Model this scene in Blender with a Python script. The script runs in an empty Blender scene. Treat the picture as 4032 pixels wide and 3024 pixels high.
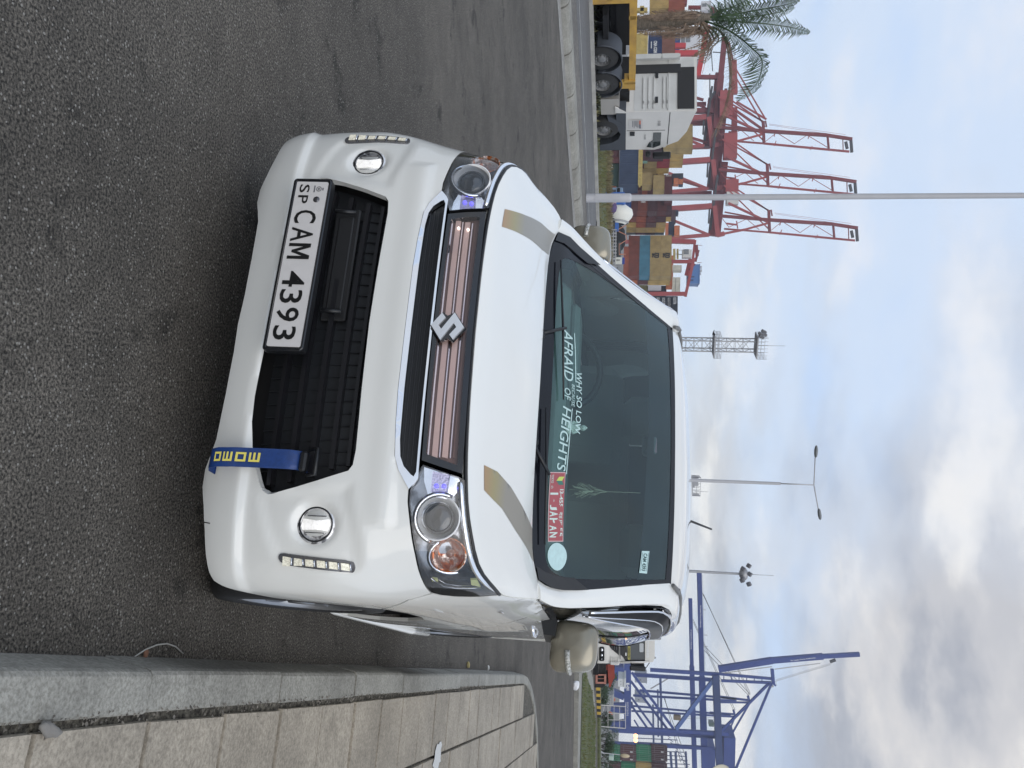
import bpy, bmesh, math, random
from mathutils import Vector, Matrix, noise as mnoise
from mathutils.geometry import delaunay_2d_cdt
random.seed(7)
R_=math.radians
scene=bpy.context.scene
COL=scene.collection
# ------------------------------------------------------------------ camera, sky, sun, exposure
CF,CP,CR,CH=3309.4128,.1367361,.0243227,1.3035579
_c,_s=math.cos(CP),math.sin(CP);_cr,_sr=math.cos(CR),math.sin(CR)
FW=Vector((0,_c,-_s));UPV=Vector((0,_s,_c));RT=Vector((1,0,0))
ax=UPV*_cr-RT*_sr;ay=-(RT*_cr+UPV*_sr);az=-FW
cam=bpy.data.cameras.new('camera');co=bpy.data.objects.new('camera',cam);COL.objects.link(co)
co.matrix_world=Matrix(((ax.x,ay.x,az.x,0),(ax.y,ay.y,az.y,0),(ax.z,ay.z,az.z,CH),(0,0,0,1)))
cam.sensor_width=36;cam.sensor_fit='HORIZONTAL';cam.lens=CF/4032*36;cam.clip_start=.05;cam.clip_end=12000
scene.camera=co
scene.view_settings.view_transform='Standard';scene.view_settings.look='None';scene.view_settings.exposure=.07;scene.view_settings.gamma=1
SUN_EL,SUN_AZ=36,166      # azimuth clockwise from +Y (the way the camera looks)
W_=bpy.data.worlds.new('World');scene.world=W_;W_.use_nodes=True
nt=W_.node_tree;nt.nodes.clear()
def N(t,**k):
    n=nt.nodes.new(t)
    for a,b in k.items(): setattr(n,a,b)
    return n
out=N('ShaderNodeOutputWorld');sky=N('ShaderNodeTexSky',sky_type='NISHITA',sun_disc=False)
sky.sun_elevation=R_(SUN_EL);sky.sun_rotation=R_(SUN_AZ);sky.air_density=1;sky.dust_density=1.5
bg1=N('ShaderNodeBackground');bg1.inputs[1].default_value=.11;nt.links.new(sky.outputs[0],bg1.inputs[0])
tc=N('ShaderNodeTexCoord')
def vm(op,a,b=None):
    n=N('ShaderNodeVectorMath',operation=op)
    for i,q in enumerate((a,b)):
        if q is None: continue
        if isinstance(q,(tuple,list)): n.inputs[i].default_value=q
        else: nt.links.new(q,n.inputs[i])
    return n
def ma(op,a,b=None,cl=False):
    n=N('ShaderNodeMath',operation=op,use_clamp=cl)
    for i,q in enumerate((a,b)):
        if q is None: continue
        if isinstance(q,(int,float)): n.inputs[i].default_value=q
        else: nt.links.new(q,n.inputs[i])
    return n.outputs[0]
def ramp(f,st,interp='EASE'):
    n=N('ShaderNodeValToRGB');e=n.color_ramp;e.interpolation=interp
    while len(e.elements)<len(st): e.elements.new(.5)
    for q,(p,c) in zip(e.elements,st): q.position=p;q.color=tuple(c)+(1,) if len(c)==3 else c
    nt.links.new(f,n.inputs[0]);return n.outputs[0]
sep=N('ShaderNodeSeparateXYZ');nt.links.new(tc.outputs['Generated'],sep.inputs[0])
zz=ma('ADD',ma('MAXIMUM',sep.outputs[2],0.0),.22)
cmb=N('ShaderNodeCombineXYZ');nt.links.new(ma('DIVIDE',sep.outputs[0],zz),cmb.inputs[0]);nt.links.new(ma('DIVIDE',sep.outputs[1],zz),cmb.inputs[1])
n1=N('ShaderNodeTexNoise');n1.inputs['Scale'].default_value=.85;n1.inputs['Detail'].default_value=7;n1.inputs['Roughness'].default_value=.52;n1.inputs['Distortion'].default_value=.25
nt.links.new(vm('ADD',cmb.outputs[0],(3.1,7.7,0)).outputs[0],n1.inputs['Vector'])
n2=N('ShaderNodeTexNoise');n2.inputs['Scale'].default_value=1.9;n2.inputs['Detail'].default_value=6;n2.inputs['Roughness'].default_value=.55
nt.links.new(vm('ADD',cmb.outputs[0],(-5.3,1.7,4)).outputs[0],n2.inputs['Vector'])
def blob(d,w):   # soft mask round a sky direction
    l=math.sqrt(sum(q*q for q in d));d=tuple(q/l for q in d)
    dt=vm('DOT_PRODUCT',tc.outputs['Generated'],d).outputs['Value']
    return ma('MULTIPLY',ma('SUBTRACT',dt,1-w),1/w,True)
right=blob((.40,.78,.46),.24)
clear=blob((-.36,.86,.30),.10)
warm=blob((.45,1,.20),.035)
cov=ma('ADD',ma('ADD',n1.outputs['Fac'],ma('MULTIPLY',right,.24)),ma('MULTIPLY',clear,-.10))
dens=ma('MULTIPLY',ma('SUBTRACT',cov,.50),4.0,True)      # thick, grey cloud
bright=ramp(n2.outputs['Fac'],[(.36,(.40,.41,.45)),(.50,(.58,.575,.59)),(.66,(.95,.92,.87))])
thin=ramp(n2.outputs['Fac'],[(.25,(.56,.71,.96)),(.50,(.66,.77,.94)),(.72,(.82,.85,.92))])
mx=N('ShaderNodeMixRGB');nt.links.new(dens,mx.inputs[0]);nt.links.new(thin,mx.inputs[1]);nt.links.new(bright,mx.inputs[2])
mx2=N('ShaderNodeMixRGB');nt.links.new(ma('MULTIPLY',ma('MULTIPLY',warm,ma('MULTIPLY',ma('SUBTRACT',n2.outputs['Fac'],.42),5,True)),.85),mx2.inputs[0]);nt.links.new(mx.outputs[0],mx2.inputs[1]);mx2.inputs[2].default_value=(1.0,.93,.84,1)
# milky band over the horizon
hz=ma('POWER',ma('SUBTRACT',1,ma('MAXIMUM',sep.outputs[2],0.0)),14)
mx3=N('ShaderNodeMixRGB');nt.links.new(ma('MULTIPLY',hz,.75),mx3.inputs[0]);nt.links.new(mx2.outputs[0],mx3.inputs[1]);mx3.inputs[2].default_value=(.70,.735,.80,1)
bg2=N('ShaderNodeBackground');bg2.inputs[1].default_value=1.08;nt.links.new(mx3.outputs[0],bg2.inputs[0])
ms=N('ShaderNodeMixShader');ms.inputs[0].default_value=.86;nt.links.new(bg1.outputs[0],ms.inputs[1]);nt.links.new(bg2.outputs[0],ms.inputs[2]);nt.links.new(ms.outputs[0],out.inputs[0])
sl=bpy.data.lights.new('sun','SUN');sl.energy=1.15;sl.angle=R_(60);sl.color=(1,.95,.88);so=bpy.data.objects.new('sun',sl);COL.objects.link(so)
so.rotation_euler=(R_(90-SUN_EL),0,R_(180-SUN_AZ)+math.pi) if False else (0,0,0)
_sd_=Vector((math.sin(R_(SUN_AZ))*math.cos(R_(SUN_EL)),math.cos(R_(SUN_AZ))*math.cos(R_(SUN_EL)),math.sin(R_(SUN_EL))))
so.rotation_euler=_sd_.to_track_quat('Z','Y').to_euler()
# ------------------------------------------------------------------ helpers
def ray(X,Y):
    A=(Y-1512)/CF;B=(X-2016)/CF
    a=A*_cr-B*_sr;b=A*_sr+B*_cr
    return FW+RT*a+UPV*b
CAM=Vector((0,0,CH))
def at(X,Y,D):
    d=ray(X,Y);return CAM+d*(D/d.y)
def gnd(X,Y,z=0.):
    d=ray(X,Y);return CAM+d*((z-CH)/d.z)
def tag(o,label=None,cat=None,group=None,kind=None):
    for k,v in (('label',label),('category',cat),('group',group),('kind',kind)):
        if v: o[k]=v
    return o
def thing(name,label,cat,loc=(0,0,0),rz=0,group=None):
    o=bpy.data.objects.new(name,None);COL.objects.link(o);o.location=loc;o.rotation_euler=(0,0,rz);o.empty_display_size=.2
    return tag(o,label,cat,group)
MATS={}
def mat(name,col,rough=.6,metal=0.,coat=0.,var=0.,vscale=3.,bump=0.,bscale=40.,spec=.5,emit=None,es=0.,alpha=1.,trans=0.,col2=None,detail=4.,lo=.35,hi=.65,space='Object',stretch=None):
    if name in MATS: return MATS[name]
    m=bpy.data.materials.new(name);m.use_nodes=True;t=m.node_tree;b=t.nodes['Principled BSDF']
    b.inputs['Base Color'].default_value=tuple(col)+(1,);b.inputs['Roughness'].default_value=rough;b.inputs['Metallic'].default_value=metal
    b.inputs['Specular IOR Level'].default_value=spec
    if coat: b.inputs['Coat Weight'].default_value=coat;b.inputs['Coat Roughness'].default_value=.03
    if emit: b.inputs['Emission Color'].default_value=tuple(emit)+(1,);b.inputs['Emission Strength'].default_value=es
    if trans: b.inputs['Transmission Weight'].default_value=trans
    if alpha<1: b.inputs['Alpha'].default_value=alpha
    tcn=t.nodes.new('ShaderNodeTexCoord');src=tcn.outputs[space]
    if stretch:
        mp=t.nodes.new('ShaderNodeMapping');mp.inputs['Scale'].default_value=stretch;t.links.new(src,mp.inputs[0]);src=mp.outputs[0]
    if var:
        n=t.nodes.new('ShaderNodeTexNoise');n.inputs['Scale'].default_value=vscale;n.inputs['Detail'].default_value=detail;n.inputs['Roughness'].default_value=.6;t.links.new(src,n.inputs['Vector'])
        r=t.nodes.new('ShaderNodeValToRGB');r.color_ramp.elements[0].position=lo;r.color_ramp.elements[1].position=hi
        c2=col2 if col2 else tuple(q*(1-var) for q in col)
        r.color_ramp.elements[0].color=tuple(c2)+(1,);r.color_ramp.elements[1].color=tuple(col)+(1,)
        t.links.new(n.outputs['Fac'],r.inputs[0]);t.links.new(r.outputs[0],b.inputs['Base Color'])
    if bump:
        n=t.nodes.new('ShaderNodeTexNoise');n.inputs['Scale'].default_value=bscale;n.inputs['Detail'].default_value=5;t.links.new(src,n.inputs['Vector'])
        bp=t.nodes.new('ShaderNodeBump');bp.inputs['Strength'].default_value=bump;bp.inputs['Distance'].default_value=.5/bscale;t.links.new(n.outputs['Fac'],bp.inputs['Height']);t.links.new(bp.outputs[0],b.inputs['Normal'])
    MATS[name]=m;return m
def clear_mat(name,tint,gl=1.0,rough=.02,ior=1.5,gc=(1,1,1)):
    m=bpy.data.materials.new(name);m.use_nodes=True;t=m.node_tree;t.nodes.clear()
    o=t.nodes.new('ShaderNodeOutputMaterial');tr=t.nodes.new('ShaderNodeBsdfTransparent');tr.inputs[0].default_value=tuple(tint)+(1,)
    g=t.nodes.new('ShaderNodeBsdfGlossy');g.inputs['Roughness'].default_value=rough;g.inputs['Color'].default_value=tuple(gc)+(1,)
    fr=t.nodes.new('ShaderNodeFresnel');fr.inputs[0].default_value=ior
    mu=t.nodes.new('ShaderNodeMath');mu.operation='MULTIPLY';mu.use_clamp=True;mu.inputs[1].default_value=gl;t.links.new(fr.outputs[0],mu.inputs[0])
    x=t.nodes.new('ShaderNodeMixShader');t.links.new(mu.outputs[0],x.inputs[0]);t.links.new(tr.outputs[0],x.inputs[1]);t.links.new(g.outputs[0],x.inputs[2]);t.links.new(x.outputs[0],o.inputs[0])
    MATS[name]=m;return m
class MB:
    def __init__(s): s.v=[];s.f=[];s.sm=[]
    def add(s,vs,fs,smooth=False):
        n=len(s.v);s.v+=[tuple(q) for q in vs];s.f+=[tuple(i+n for i in f) for f in fs];s.sm+=[smooth]*len(fs);return s
    def box(s,c,d,M=None):
        x,y,z=d[0]/2,d[1]/2,d[2]/2;c=Vector(c)
        vs=[Vector((a,b,e)) for a in(-x,x) for b in(-y,y) for e in(-z,z)]
        vs=[(M@q if M else q)+c for q in vs]
        return s.add(vs,[(0,1,3,2),(4,6,7,5),(0,4,5,1),(2,3,7,6),(0,2,6,4),(1,5,7,3)])
    def b2(s,a,b): return s.box([(p+q)/2 for p,q in zip(a,b)],[abs(q-p) for p,q in zip(a,b)])
    def cbox(s,c,d,ch=.02,M=None):   # chamfered box
        x,y,z=[q/2 for q in d];ch=min(ch,x*.9,y*.9,z*.9);vs=[];c=Vector(c)
        for sx in(-1,1):
            for sy in(-1,1):
                for sz in(-1,1):
                    vs+=[(sx*(x-ch),sy*(y-ch),sz*z),(sx*(x-ch),sy*y,sz*(z-ch)),(sx*x,sy*(y-ch),sz*(z-ch))]
        vs=[(M@Vector(q) if M else Vector(q))+c for q in vs]
        bm=bmesh.new()
        for q in vs: bm.verts.new(q)
        bmesh.ops.convex_hull(bm,input=bm.verts);bm.verts.index_update()
        s.add([q.co.copy() for q in bm.verts],[[q.index for q in f.verts] for f in bm.faces]);bm.free();return s
    def beam(s,a,b,w,h=None,up=(0,0,1)):
        a,b=Vector(a),Vector(b);h=h or w;d=b-a
        if d.length<1e-6: return s
        z=d.normalized();u=Vector(up)
        if abs(z.dot(u))>.98: u=Vector((0,1,0))
        x=z.cross(u).normalized();y=x.cross(z)
        vs=[p+x*i*w/2+y*j*h/2 for p in(a,b) for i,j in((-1,-1),(1,-1),(1,1),(-1,1))]
        return s.add(vs,[(0,1,2,3),(7,6,5,4),(0,4,5,1),(1,5,6,2),(2,6,7,3),(3,7,4,0)])
    def tube(s,pts,r,n=10,caps=True):
        pts=[Vector(p) for p in pts];rs=r if isinstance(r,(list,tuple)) else [r]*len(pts);vs=[];fs=[];px=None
        for i,p in enumerate(pts):
            d=(pts[min(i+1,len(pts)-1)]-pts[max(i-1,0)]).normalized()
            if px is None:
                u=Vector((0,0,1)) if abs(d.z)<.9 else Vector((1,0,0));px=d.cross(u).normalized()
            else: px=(px-d*px.dot(d)).normalized()
            py=d.cross(px)
            vs+=[p+(px*math.cos(k*2*math.pi/n)+py*math.sin(k*2*math.pi/n))*rs[i] for k in range(n)]
        for i in range(len(pts)-1):
            for k in range(n): fs.append((i*n+k,i*n+(k+1)%n,(i+1)*n+(k+1)%n,(i+1)*n+k))
        s.add(vs,fs,True)
        if caps:
            m=len(s.v)-len(vs);s.f.append(tuple(m+k for k in range(n))[::-1]);s.f.append(tuple(m+(len(pts)-1)*n+k for k in range(n)));s.sm+=[False,False]
        return s
    def lathe(s,prof,O=(0,0,0),A=(0,1,0),n=32,smooth=True):   # prof: (radius, offset along A)
        A=Vector(A).normalized();u=Vector((0,0,1)) if abs(A.z)<.9 else Vector((1,0,0));x=A.cross(u).normalized();y=A.cross(x);O=Vector(O);vs=[];fs=[]
        for r,o in prof: vs+=[O+A*o+(x*math.cos(k*2*math.pi/n)+y*math.sin(k*2*math.pi/n))*max(r,1e-5) for k in range(n)]
        for i in range(len(prof)-1):
            for k in range(n): fs.append((i*n+k,i*n+(k+1)%n,(i+1)*n+(k+1)%n,(i+1)*n+k))
        return s.add(vs,fs,smooth)
    def prism(s,poly,fn0,fn1):      # polygon (2D) mapped to 3D by fn0 (near face) and fn1 (far face)
        bm_v=[fn0(*q) for q in poly];bm_w=[fn1(*q) for q in poly];n=len(poly)
        r=delaunay_2d_cdt([Vector(q) for q in poly],[],[list(range(n))],1,1e-6)
        tri=[t for t in r[2]];ok=len(r[0])==n
        idx=[r[3][i][0] for i in range(len(r[0]))] if ok else None
        fs=[]
        if ok:
            for t in tri: fs.append(tuple(idx[i] for i in t));fs.append(tuple(idx[i]+n for i in t)[::-1])
        else: fs=[tuple(range(n)),tuple(range(n,2*n))[::-1]]
        for i in range(n): j=(i+1)%n;fs.append((i,j,j+n,i+n))
        return s.add(bm_v+bm_w,fs)
    def build(s,name,m,parent=None,label=None,fixn=True):
        me=bpy.data.meshes.new(name);me.from_pydata(s.v,[],s.f);me.polygons.foreach_set('use_smooth',s.sm)
        if fixn:
            bm=bmesh.new();bm.from_mesh(me);bmesh.ops.recalc_face_normals(bm,faces=bm.faces);bm.to_mesh(me);bm.free()
        me.materials.append(m);me.update()
        o=bpy.data.objects.new(name,me);COL.objects.link(o);o.parent=parent
        if label:o['label']=label
        return o
def pip(p,poly):
    x,y=p[0],p[1];c=False;n=len(poly);j=n-1
    for i in range(n):
        xi,yi=poly[i];xj,yj=poly[j]
        if (yi>y)!=(yj>y) and x<(xj-xi)*(y-yi)/(yj-yi)+xi: c=not c
        j=i
    return c
def pdist(p,poly,closed=True):
    b=9e9;n=len(poly)
    for i in range(n if closed else n-1):
        ax_,ay_=poly[i];bx,by=poly[(i+1)%n];dx,dy=bx-ax_,by-ay_;L=dx*dx+dy*dy
        t=0 if L==0 else max(0,min(1,((p[0]-ax_)*dx+(p[1]-ay_)*dy)/L));d=math.hypot(p[0]-ax_-t*dx,p[1]-ay_-t*dy)
        if d<b:b=d
    return b
def dens(poly,step):
    o=[];n=len(poly)
    for i in range(n):
        a,b=poly[i],poly[(i+1)%n];k=max(1,int(math.hypot(b[0]-a[0],b[1]-a[1])/step))
        o+=[(a[0]+(b[0]-a[0])*t/k,a[1]+(b[1]-a[1])*t/k) for t in range(k)]
    return o
def smoothpoly(poly,it=2):
    for _ in range(it):
        o=[];n=len(poly)
        for i in range(n):
            a,b=poly[i],poly[(i+1)%n];o+=[(a[0]*.75+b[0]*.25,a[1]*.75+b[1]*.25),(a[0]*.25+b[0]*.75,a[1]*.25+b[1]*.75)]
        poly=o
    return poly
def fnormal(fn,u,v,e=2e-3):
    a=Vector(fn(u+e,v))-Vector(fn(u-e,v));b=Vector(fn(u,v+e))-Vector(fn(u,v-e));n=a.cross(b)
    return n.normalized() if n.length>1e-12 else Vector((0,-1,0))
def panel(name,poly,holes,fn,m,parent,step=.02,sv=None,flange=.012,hflange=None,off=0.,label=None,flip=1,clean=False):
    """surface panel: outline and holes in the surface's parameters, mapped by fn; edges turned in by a flange"""
    sv=sv or step
    loops=[dens(poly,step)]+[dens(h_,step*.6) for h_ in holes]
    V=[];E=[]
    for L in loops:
        n=len(V);V+=L;E+=[(n+i,n+(i+1)%len(L)) for i in range(len(L))]
    x0=min(q[0] for q in poly);x1=max(q[0] for q in poly);y0_=min(q[1] for q in poly);y1=max(q[1] for q in poly)
    nx=max(1,int((x1-x0)/step));ny=max(1,int((y1-y0_)/sv));edge=dens(poly,step)
    for i in range(1,nx):
        for j in range(1,ny):
            p=(x0+(x1-x0)*i/nx,y0_+(y1-y0_)*j/ny)
            if not pip(p,poly): continue
            if any(pip(p,h_) for h_ in holes): continue
            if min([pdist(p,poly)]+[pdist(p,h_) for h_ in holes])<min(step,sv)*.45: continue
            V.append(p)
    r=delaunay_2d_cdt([Vector(q) for q in V],E,[],0,1e-7)
    P=[tuple(q) for q in r[0]];T=[]
    for t in r[2]:
        c=(sum(P[i][0] for i in t)/3,sum(P[i][1] for i in t)/3)
        if pip(c,poly) and not any(pip(c,h_) for h_ in holes): T.append(tuple(t))
    N_=[fnormal(fn,*q)*flip for q in P];W3=[Vector(fn(*q))+n*off for q,n in zip(P,N_)]
    mb=MB();mb.v=[tuple(q) for q in W3]
    for t in T:
        a,b,c=(W3[i] for i in t);g=(b-a).cross(c-a)
        mb.f.append(t if g.dot(N_[t[0]])>0 else t[::-1]);mb.sm.append(True)
    cnt={}
    for t in mb.f:
        for i in range(3):
            e=(t[i],t[(i+1)%3]);k=tuple(sorted(e));cnt.setdefault(k,[]).append(e)
    if flange:
        dup={}
        def dv(i):
            if i not in dup:
                mb.v.append(tuple(W3[i]));mb.v.append(tuple(W3[i]-N_[i]*flange));dup[i]=len(mb.v)-2
            return dup[i]
        for k,es in list(cnt.items()):
            if len(es)==1:
                a,b=es[0];ia,ib=dv(a),dv(b);mb.f.append((ib,ia,ia+1,ib+1));mb.sm.append(False)
    return mb.build(name,m,parent,label,fixn=False)
FONT=None
def text_mesh(txt,size=1,bold=0.,shear=0.,sx=1.,extr=0.,sp=1.):
    c=bpy.data.curves.new('lettering','FONT');c.body=txt;c.size=size;c.shear=shear;c.offset=bold;c.extrude=extr;c.space_character=sp;c.resolution_u=3;c.align_x='LEFT';c.align_y='BOTTOM_BASELINE'
    o=bpy.data.objects.new('lettering',c);COL.objects.link(o)
    dg=bpy.context.evaluated_depsgraph_get();me=bpy.data.meshes.new_from_object(o.evaluated_get(dg))
    bpy.data.objects.remove(o);v=[tuple(q.co) for q in me.vertices];f=[tuple(p.vertices) for p in me.polygons];bpy.data.meshes.remove(me);bpy.data.curves.remove(c)
    return v,f
def text_on(name,txt,quad,fn,m,parent,off=.0015,bold=0.,shear=0.,flip=1,slab=0.,label=None,rows=1):
    """letters stretched over quad (bottom-left, bottom-right, top-right, top-left in surface parameters)"""
    v,f=text_mesh(txt,1,bold,shear)
    if not v: return None
    if txt=='M':
        P_=[(0,0),(0,1),(.24,1),(.5,.42),(.76,1),(1,1),(1,0),(.80,0),(.80,.66),(.57,.16),(.43,.16),(.20,.66),(.20,0)]
        r=delaunay_2d_cdt([Vector(q) for q in P_],[],[list(range(13))],1,1e-6);v=[(q[0],q[1],0) for q in r[0]];f=[tuple(t) for t in r[2]]
    x0=min(q[0] for q in v);x1=max(q[0] for q in v);y0_=min(q[1] for q in v);y1=max(q[1] for q in v)
    if txt in('-','_','.'): y0_,y1=-.0,.7
    o=[]
    for q in v:
        a=(q[0]-x0)/max(1e-6,x1-x0);b=(q[1]-y0_)/max(1e-6,y1-y0_)
        u=(1-b)*((1-a)*quad[0][0]+a*quad[1][0])+b*((1-a)*quad[3][0]+a*quad[2][0])
        w=(1-b)*((1-a)*quad[0][1]+a*quad[1][1])+b*((1-a)*quad[3][1]+a*quad[2][1])
        n=fnormal(fn,u,w)*flip;o.append(Vector(fn(u,w))+n*off)
    mb=MB();mb.add(o,f);return mb.build(name,m,parent,label,fixn=False)
def plane_fn(O,ux,uy):
    O,ux,uy=Vector(O),Vector(ux),Vector(uy)
    return lambda a,b:tuple(O+ux*a+uy*b)
# ------------------------------------------------------------------ body surfaces of the kei car (local: x across, y rearwards from the nose, z up)
# natural-ish cubic (Catmull-Rom / PCHIP-like) interpolation
def interp(xs,ys,x):
    n=len(xs)
    if x<=xs[0]: return ys[0]+(ys[1]-ys[0])/(xs[1]-xs[0])*(x-xs[0])
    if x>=xs[-1]: return ys[-1]+(ys[-1]-ys[-2])/(xs[-1]-xs[-2])*(x-xs[-1])
    i=0
    while x>xs[i+1]: i+=1
    def m(k):
        if k==0: return (ys[1]-ys[0])/(xs[1]-xs[0])
        if k==n-1: return (ys[-1]-ys[-2])/(xs[-1]-xs[-2])
        a=(ys[k]-ys[k-1])/(xs[k]-xs[k-1]);b=(ys[k+1]-ys[k])/(xs[k+1]-xs[k])
        if a*b<=0: return 0.
        return 2*a*b/(a+b) if True else (a+b)/2
    hh=xs[i+1]-xs[i];t=(x-xs[i])/hh
    return ((2*t**3-3*t**2+1)*ys[i]+(t**3-2*t**2+t)*hh*m(i)+(-2*t**3+3*t**2)*ys[i+1]+(t**3-t**2)*hh*m(i+1))
Y0z=[.15,.22,.30,.42,.50,.60,.70,.78,.86,.95,1.05]; Y0v=[.05,.02,.0,-.012,-.012,-.004,.012,.025,.045,.085,.15]
WZ=[.15,.25,.40,.60,.80,.90,.96,1.0,1.05,1.12];WV=[.715,.7375,.7375,.7375,.731,.720,.706,.694,.680,.660]
VV=[.690,.715,.732,.7375,.7370,.730,.722,.714,.702,.680]
def y0(z): return interp(Y0z,Y0v,z)
def W(z,b=0.):
    k=min(1,max(0,(b-.45)/.5));k=k*k*(3-2*k)
    return interp(WZ,WV,z)*(1-k)+interp(WZ,VV,z)*k
PA=[(0,0),(.15,.002),(.30,.009),(.42,.018),(.52,.029),(.60,.048),(.66,.071),(.705,.106),(.728,.153),(.738,.25),(.740,.45),(.738,.70),(.7375,.9),(.7375,1.6),(.7375,2.5),(.73,3.0),(.71,3.25)]
PB=[(0,0),(.15,.002),(.30,.010),(.42,.022),(.52,.038),(.60,.070),(.655,.120),(.69,.19),(.710,.27),(.722,.36),(.731,.50),(.7365,.70),(.7375,.9),(.7375,1.6),(.7375,2.5),(.73,3.0),(.71,3.25)]
PC=[((a[0]+b[0])/2,(a[1]+b[1])/2) for a,b in zip(PA,PB)]
S=[0.]
for a,b in zip(PC,PC[1:]): S.append(S[-1]+math.hypot(b[0]-a[0],b[1]-a[1]))
KX=[[q[0] for q in PA],[q[0] for q in PB]];KY=[[q[1] for q in PA],[q[1] for q in PB]]
def plan(s,z):
    s_=abs(s)
    k=min(1,max(0,(z-.50)/.38));k=k*k*(3-2*k)
    x=interp(S,KX[0],s_)*(1-k)+interp(S,KX[1],s_)*k
    y=interp(S,KY[0],s_)*(1-k)+interp(S,KY[1],s_)*k
    return x/.7375*(1 if s>=0 else -1), y
def skin(s,z):
    a,b=plan(s,z)
    fade=max(0.,1-max(0,b)/.9)
    return (a*W(z,b)*(1-.046*max(0.,b-1.2)), b+y0(z)*fade, z)

TS=[0,.2,.36,.47,.524,.567,.624,.674,.721,.770,.811,.86,.92,.985,1.05,1.11,1.3,4.]
TZ=[.878,.880,.8845,.892,.899,.907,.917,.929,.946,.959,.966,.985,1.013,1.035,1.048,1.055,1.06,1.06]
def ztop(s): return interp(TS,TZ,abs(s))
def crv(pts):
    d=[0.]
    for a,b in zip(pts,pts[1:]): d.append(d[-1]+max(1e-6,math.dist(a,b)))
    d=[q/d[-1] for q in d];c=list(zip(*pts))
    return lambda t:tuple(interp(d,k,min(1,max(0,t))) for k in c)
def coons(c0,c1,d0,d1):
    P00,P10,P01,P11=c0(0),c0(1),c1(0),c1(1)
    def fn(u,v):
        a,b,c,d=c0(u),c1(u),d0(v),d1(v)
        return tuple((1-v)*a[k]+v*b[k]+(1-u)*c[k]+u*d[k]-((1-u)*(1-v)*P00[k]+u*(1-v)*P10[k]+(1-u)*v*P01[k]+u*v*P11[k]) for k in range(3))
    return fn
def mirr(fn):
    def g(u,v):
        q=fn(min(1,abs(u)),v)
        return (q[0] if u>=0 else -q[0],q[1],q[2])
    return g
SB=.83
_fr=[skin(SB*i/24,ztop(SB*i/24)) for i in range(25)]
_sd=[skin(SB+(1.09-SB)*i/10,ztop(SB+(1.09-SB)*i/10)) for i in range(11)]
_E=_sd[-1]
_cowl=[(0,.46,1.025),(.2,.466,1.0235),(.4,.495,1.022),(.52,.525,1.025),(.585,.548,1.037),(.625,.565,1.048),_E]
_ctr=[(0,.0455,.878),(0,.075,.900),(0,.13,.925),(0,.25,.968),(0,.36,1.0),(0,.46,1.025)]
bonnet=mirr(coons(crv(_fr),crv(_cowl),crv(_ctr),crv(_sd)))
A_=[(.606,.555,1.040),(.622,.62,1.078),(.620,.69,1.110),(.612,.75,1.150),(.592,.86,1.225),(.557,1.02,1.348),(.522,1.197,1.482)]
_wb=[(0,.49,1.005),(.3,.505,1.008),(.5,.53,1.022),(.606,.555,1.040)]
_wt=[(0,1.14,1.492),(.2,1.145,1.491),(.4,1.17,1.487),(.522,1.197,1.482)]
_wc=[(0,.49,1.005),(0,.64,1.128),(0,.81,1.261),(0,.98,1.382),(0,1.14,1.492)]
screen=mirr(coons(crv(_wb),crv(_wt),crv(_wc),crv(A_)))
def loft(rows):
    idx=list(range(len(rows[0])));uu=[i/(len(rows)-1) for i in range(len(rows))]
    cols=[[[q[k] for q in r] for k in range(3)] for r in rows]
    def fn(u,v):
        t=min(1,max(0,v))*(len(idx)-1)
        pts=[[interp(idx,c,t) for c in r] for r in cols]
        if len(rows)==2: return tuple(pts[0][k]*(1-u)+pts[1][k]*u for k in range(3))
        return tuple(interp(uu,[p[k] for p in pts],u) for k in range(3))
    return fn
SCOOP=[(.47,.330),(.557,.354),(.611,.372),(.66,.400),(.695,.50),(.700,.61),(.680,.632),(.649,.638),(.60,.632),(.552,.622),(.488,.603),(.44,.600),(.46,.50),(.475,.40)]
def sst(t): t=min(1,max(0,t));return t*t*(3-2*t)
def disp(s,z):
    a=abs(s);d=0.
    if .4<a<.76 and .30<z<.66:
        if pip((a,z),SCOOP): d+=.0075*sst(pdist((a,z),SCOOP)/.028)
        r=math.hypot((a-.557),(z-.503))
        d+=.018*(1-sst((r-.036)/.034))
    if z<.31: d-=.016*sst((.31-z)/.022)*sst((z-.12)/.06)
    if a<.55 and .60<z<.70: d-=.006*sst((z-.62)/.06)
    return d
def body(s,z):
    x,y,zz_=skin(s,z);d=disp(s,z)
    return (x,y+d,zz_) if d else (x,y,zz_)
def inset(fn,d): return lambda u,v:tuple(Vector(fn(u,v))-fnormal(fn,u,v)*d)
mx_=lambda P:[(-a,b) for a,b in P][::-1]
full=lambda P:[(-a,b) for a,b in P[::-1] if a>1e-6]+P          # half outline starting at the centre -> whole
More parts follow.
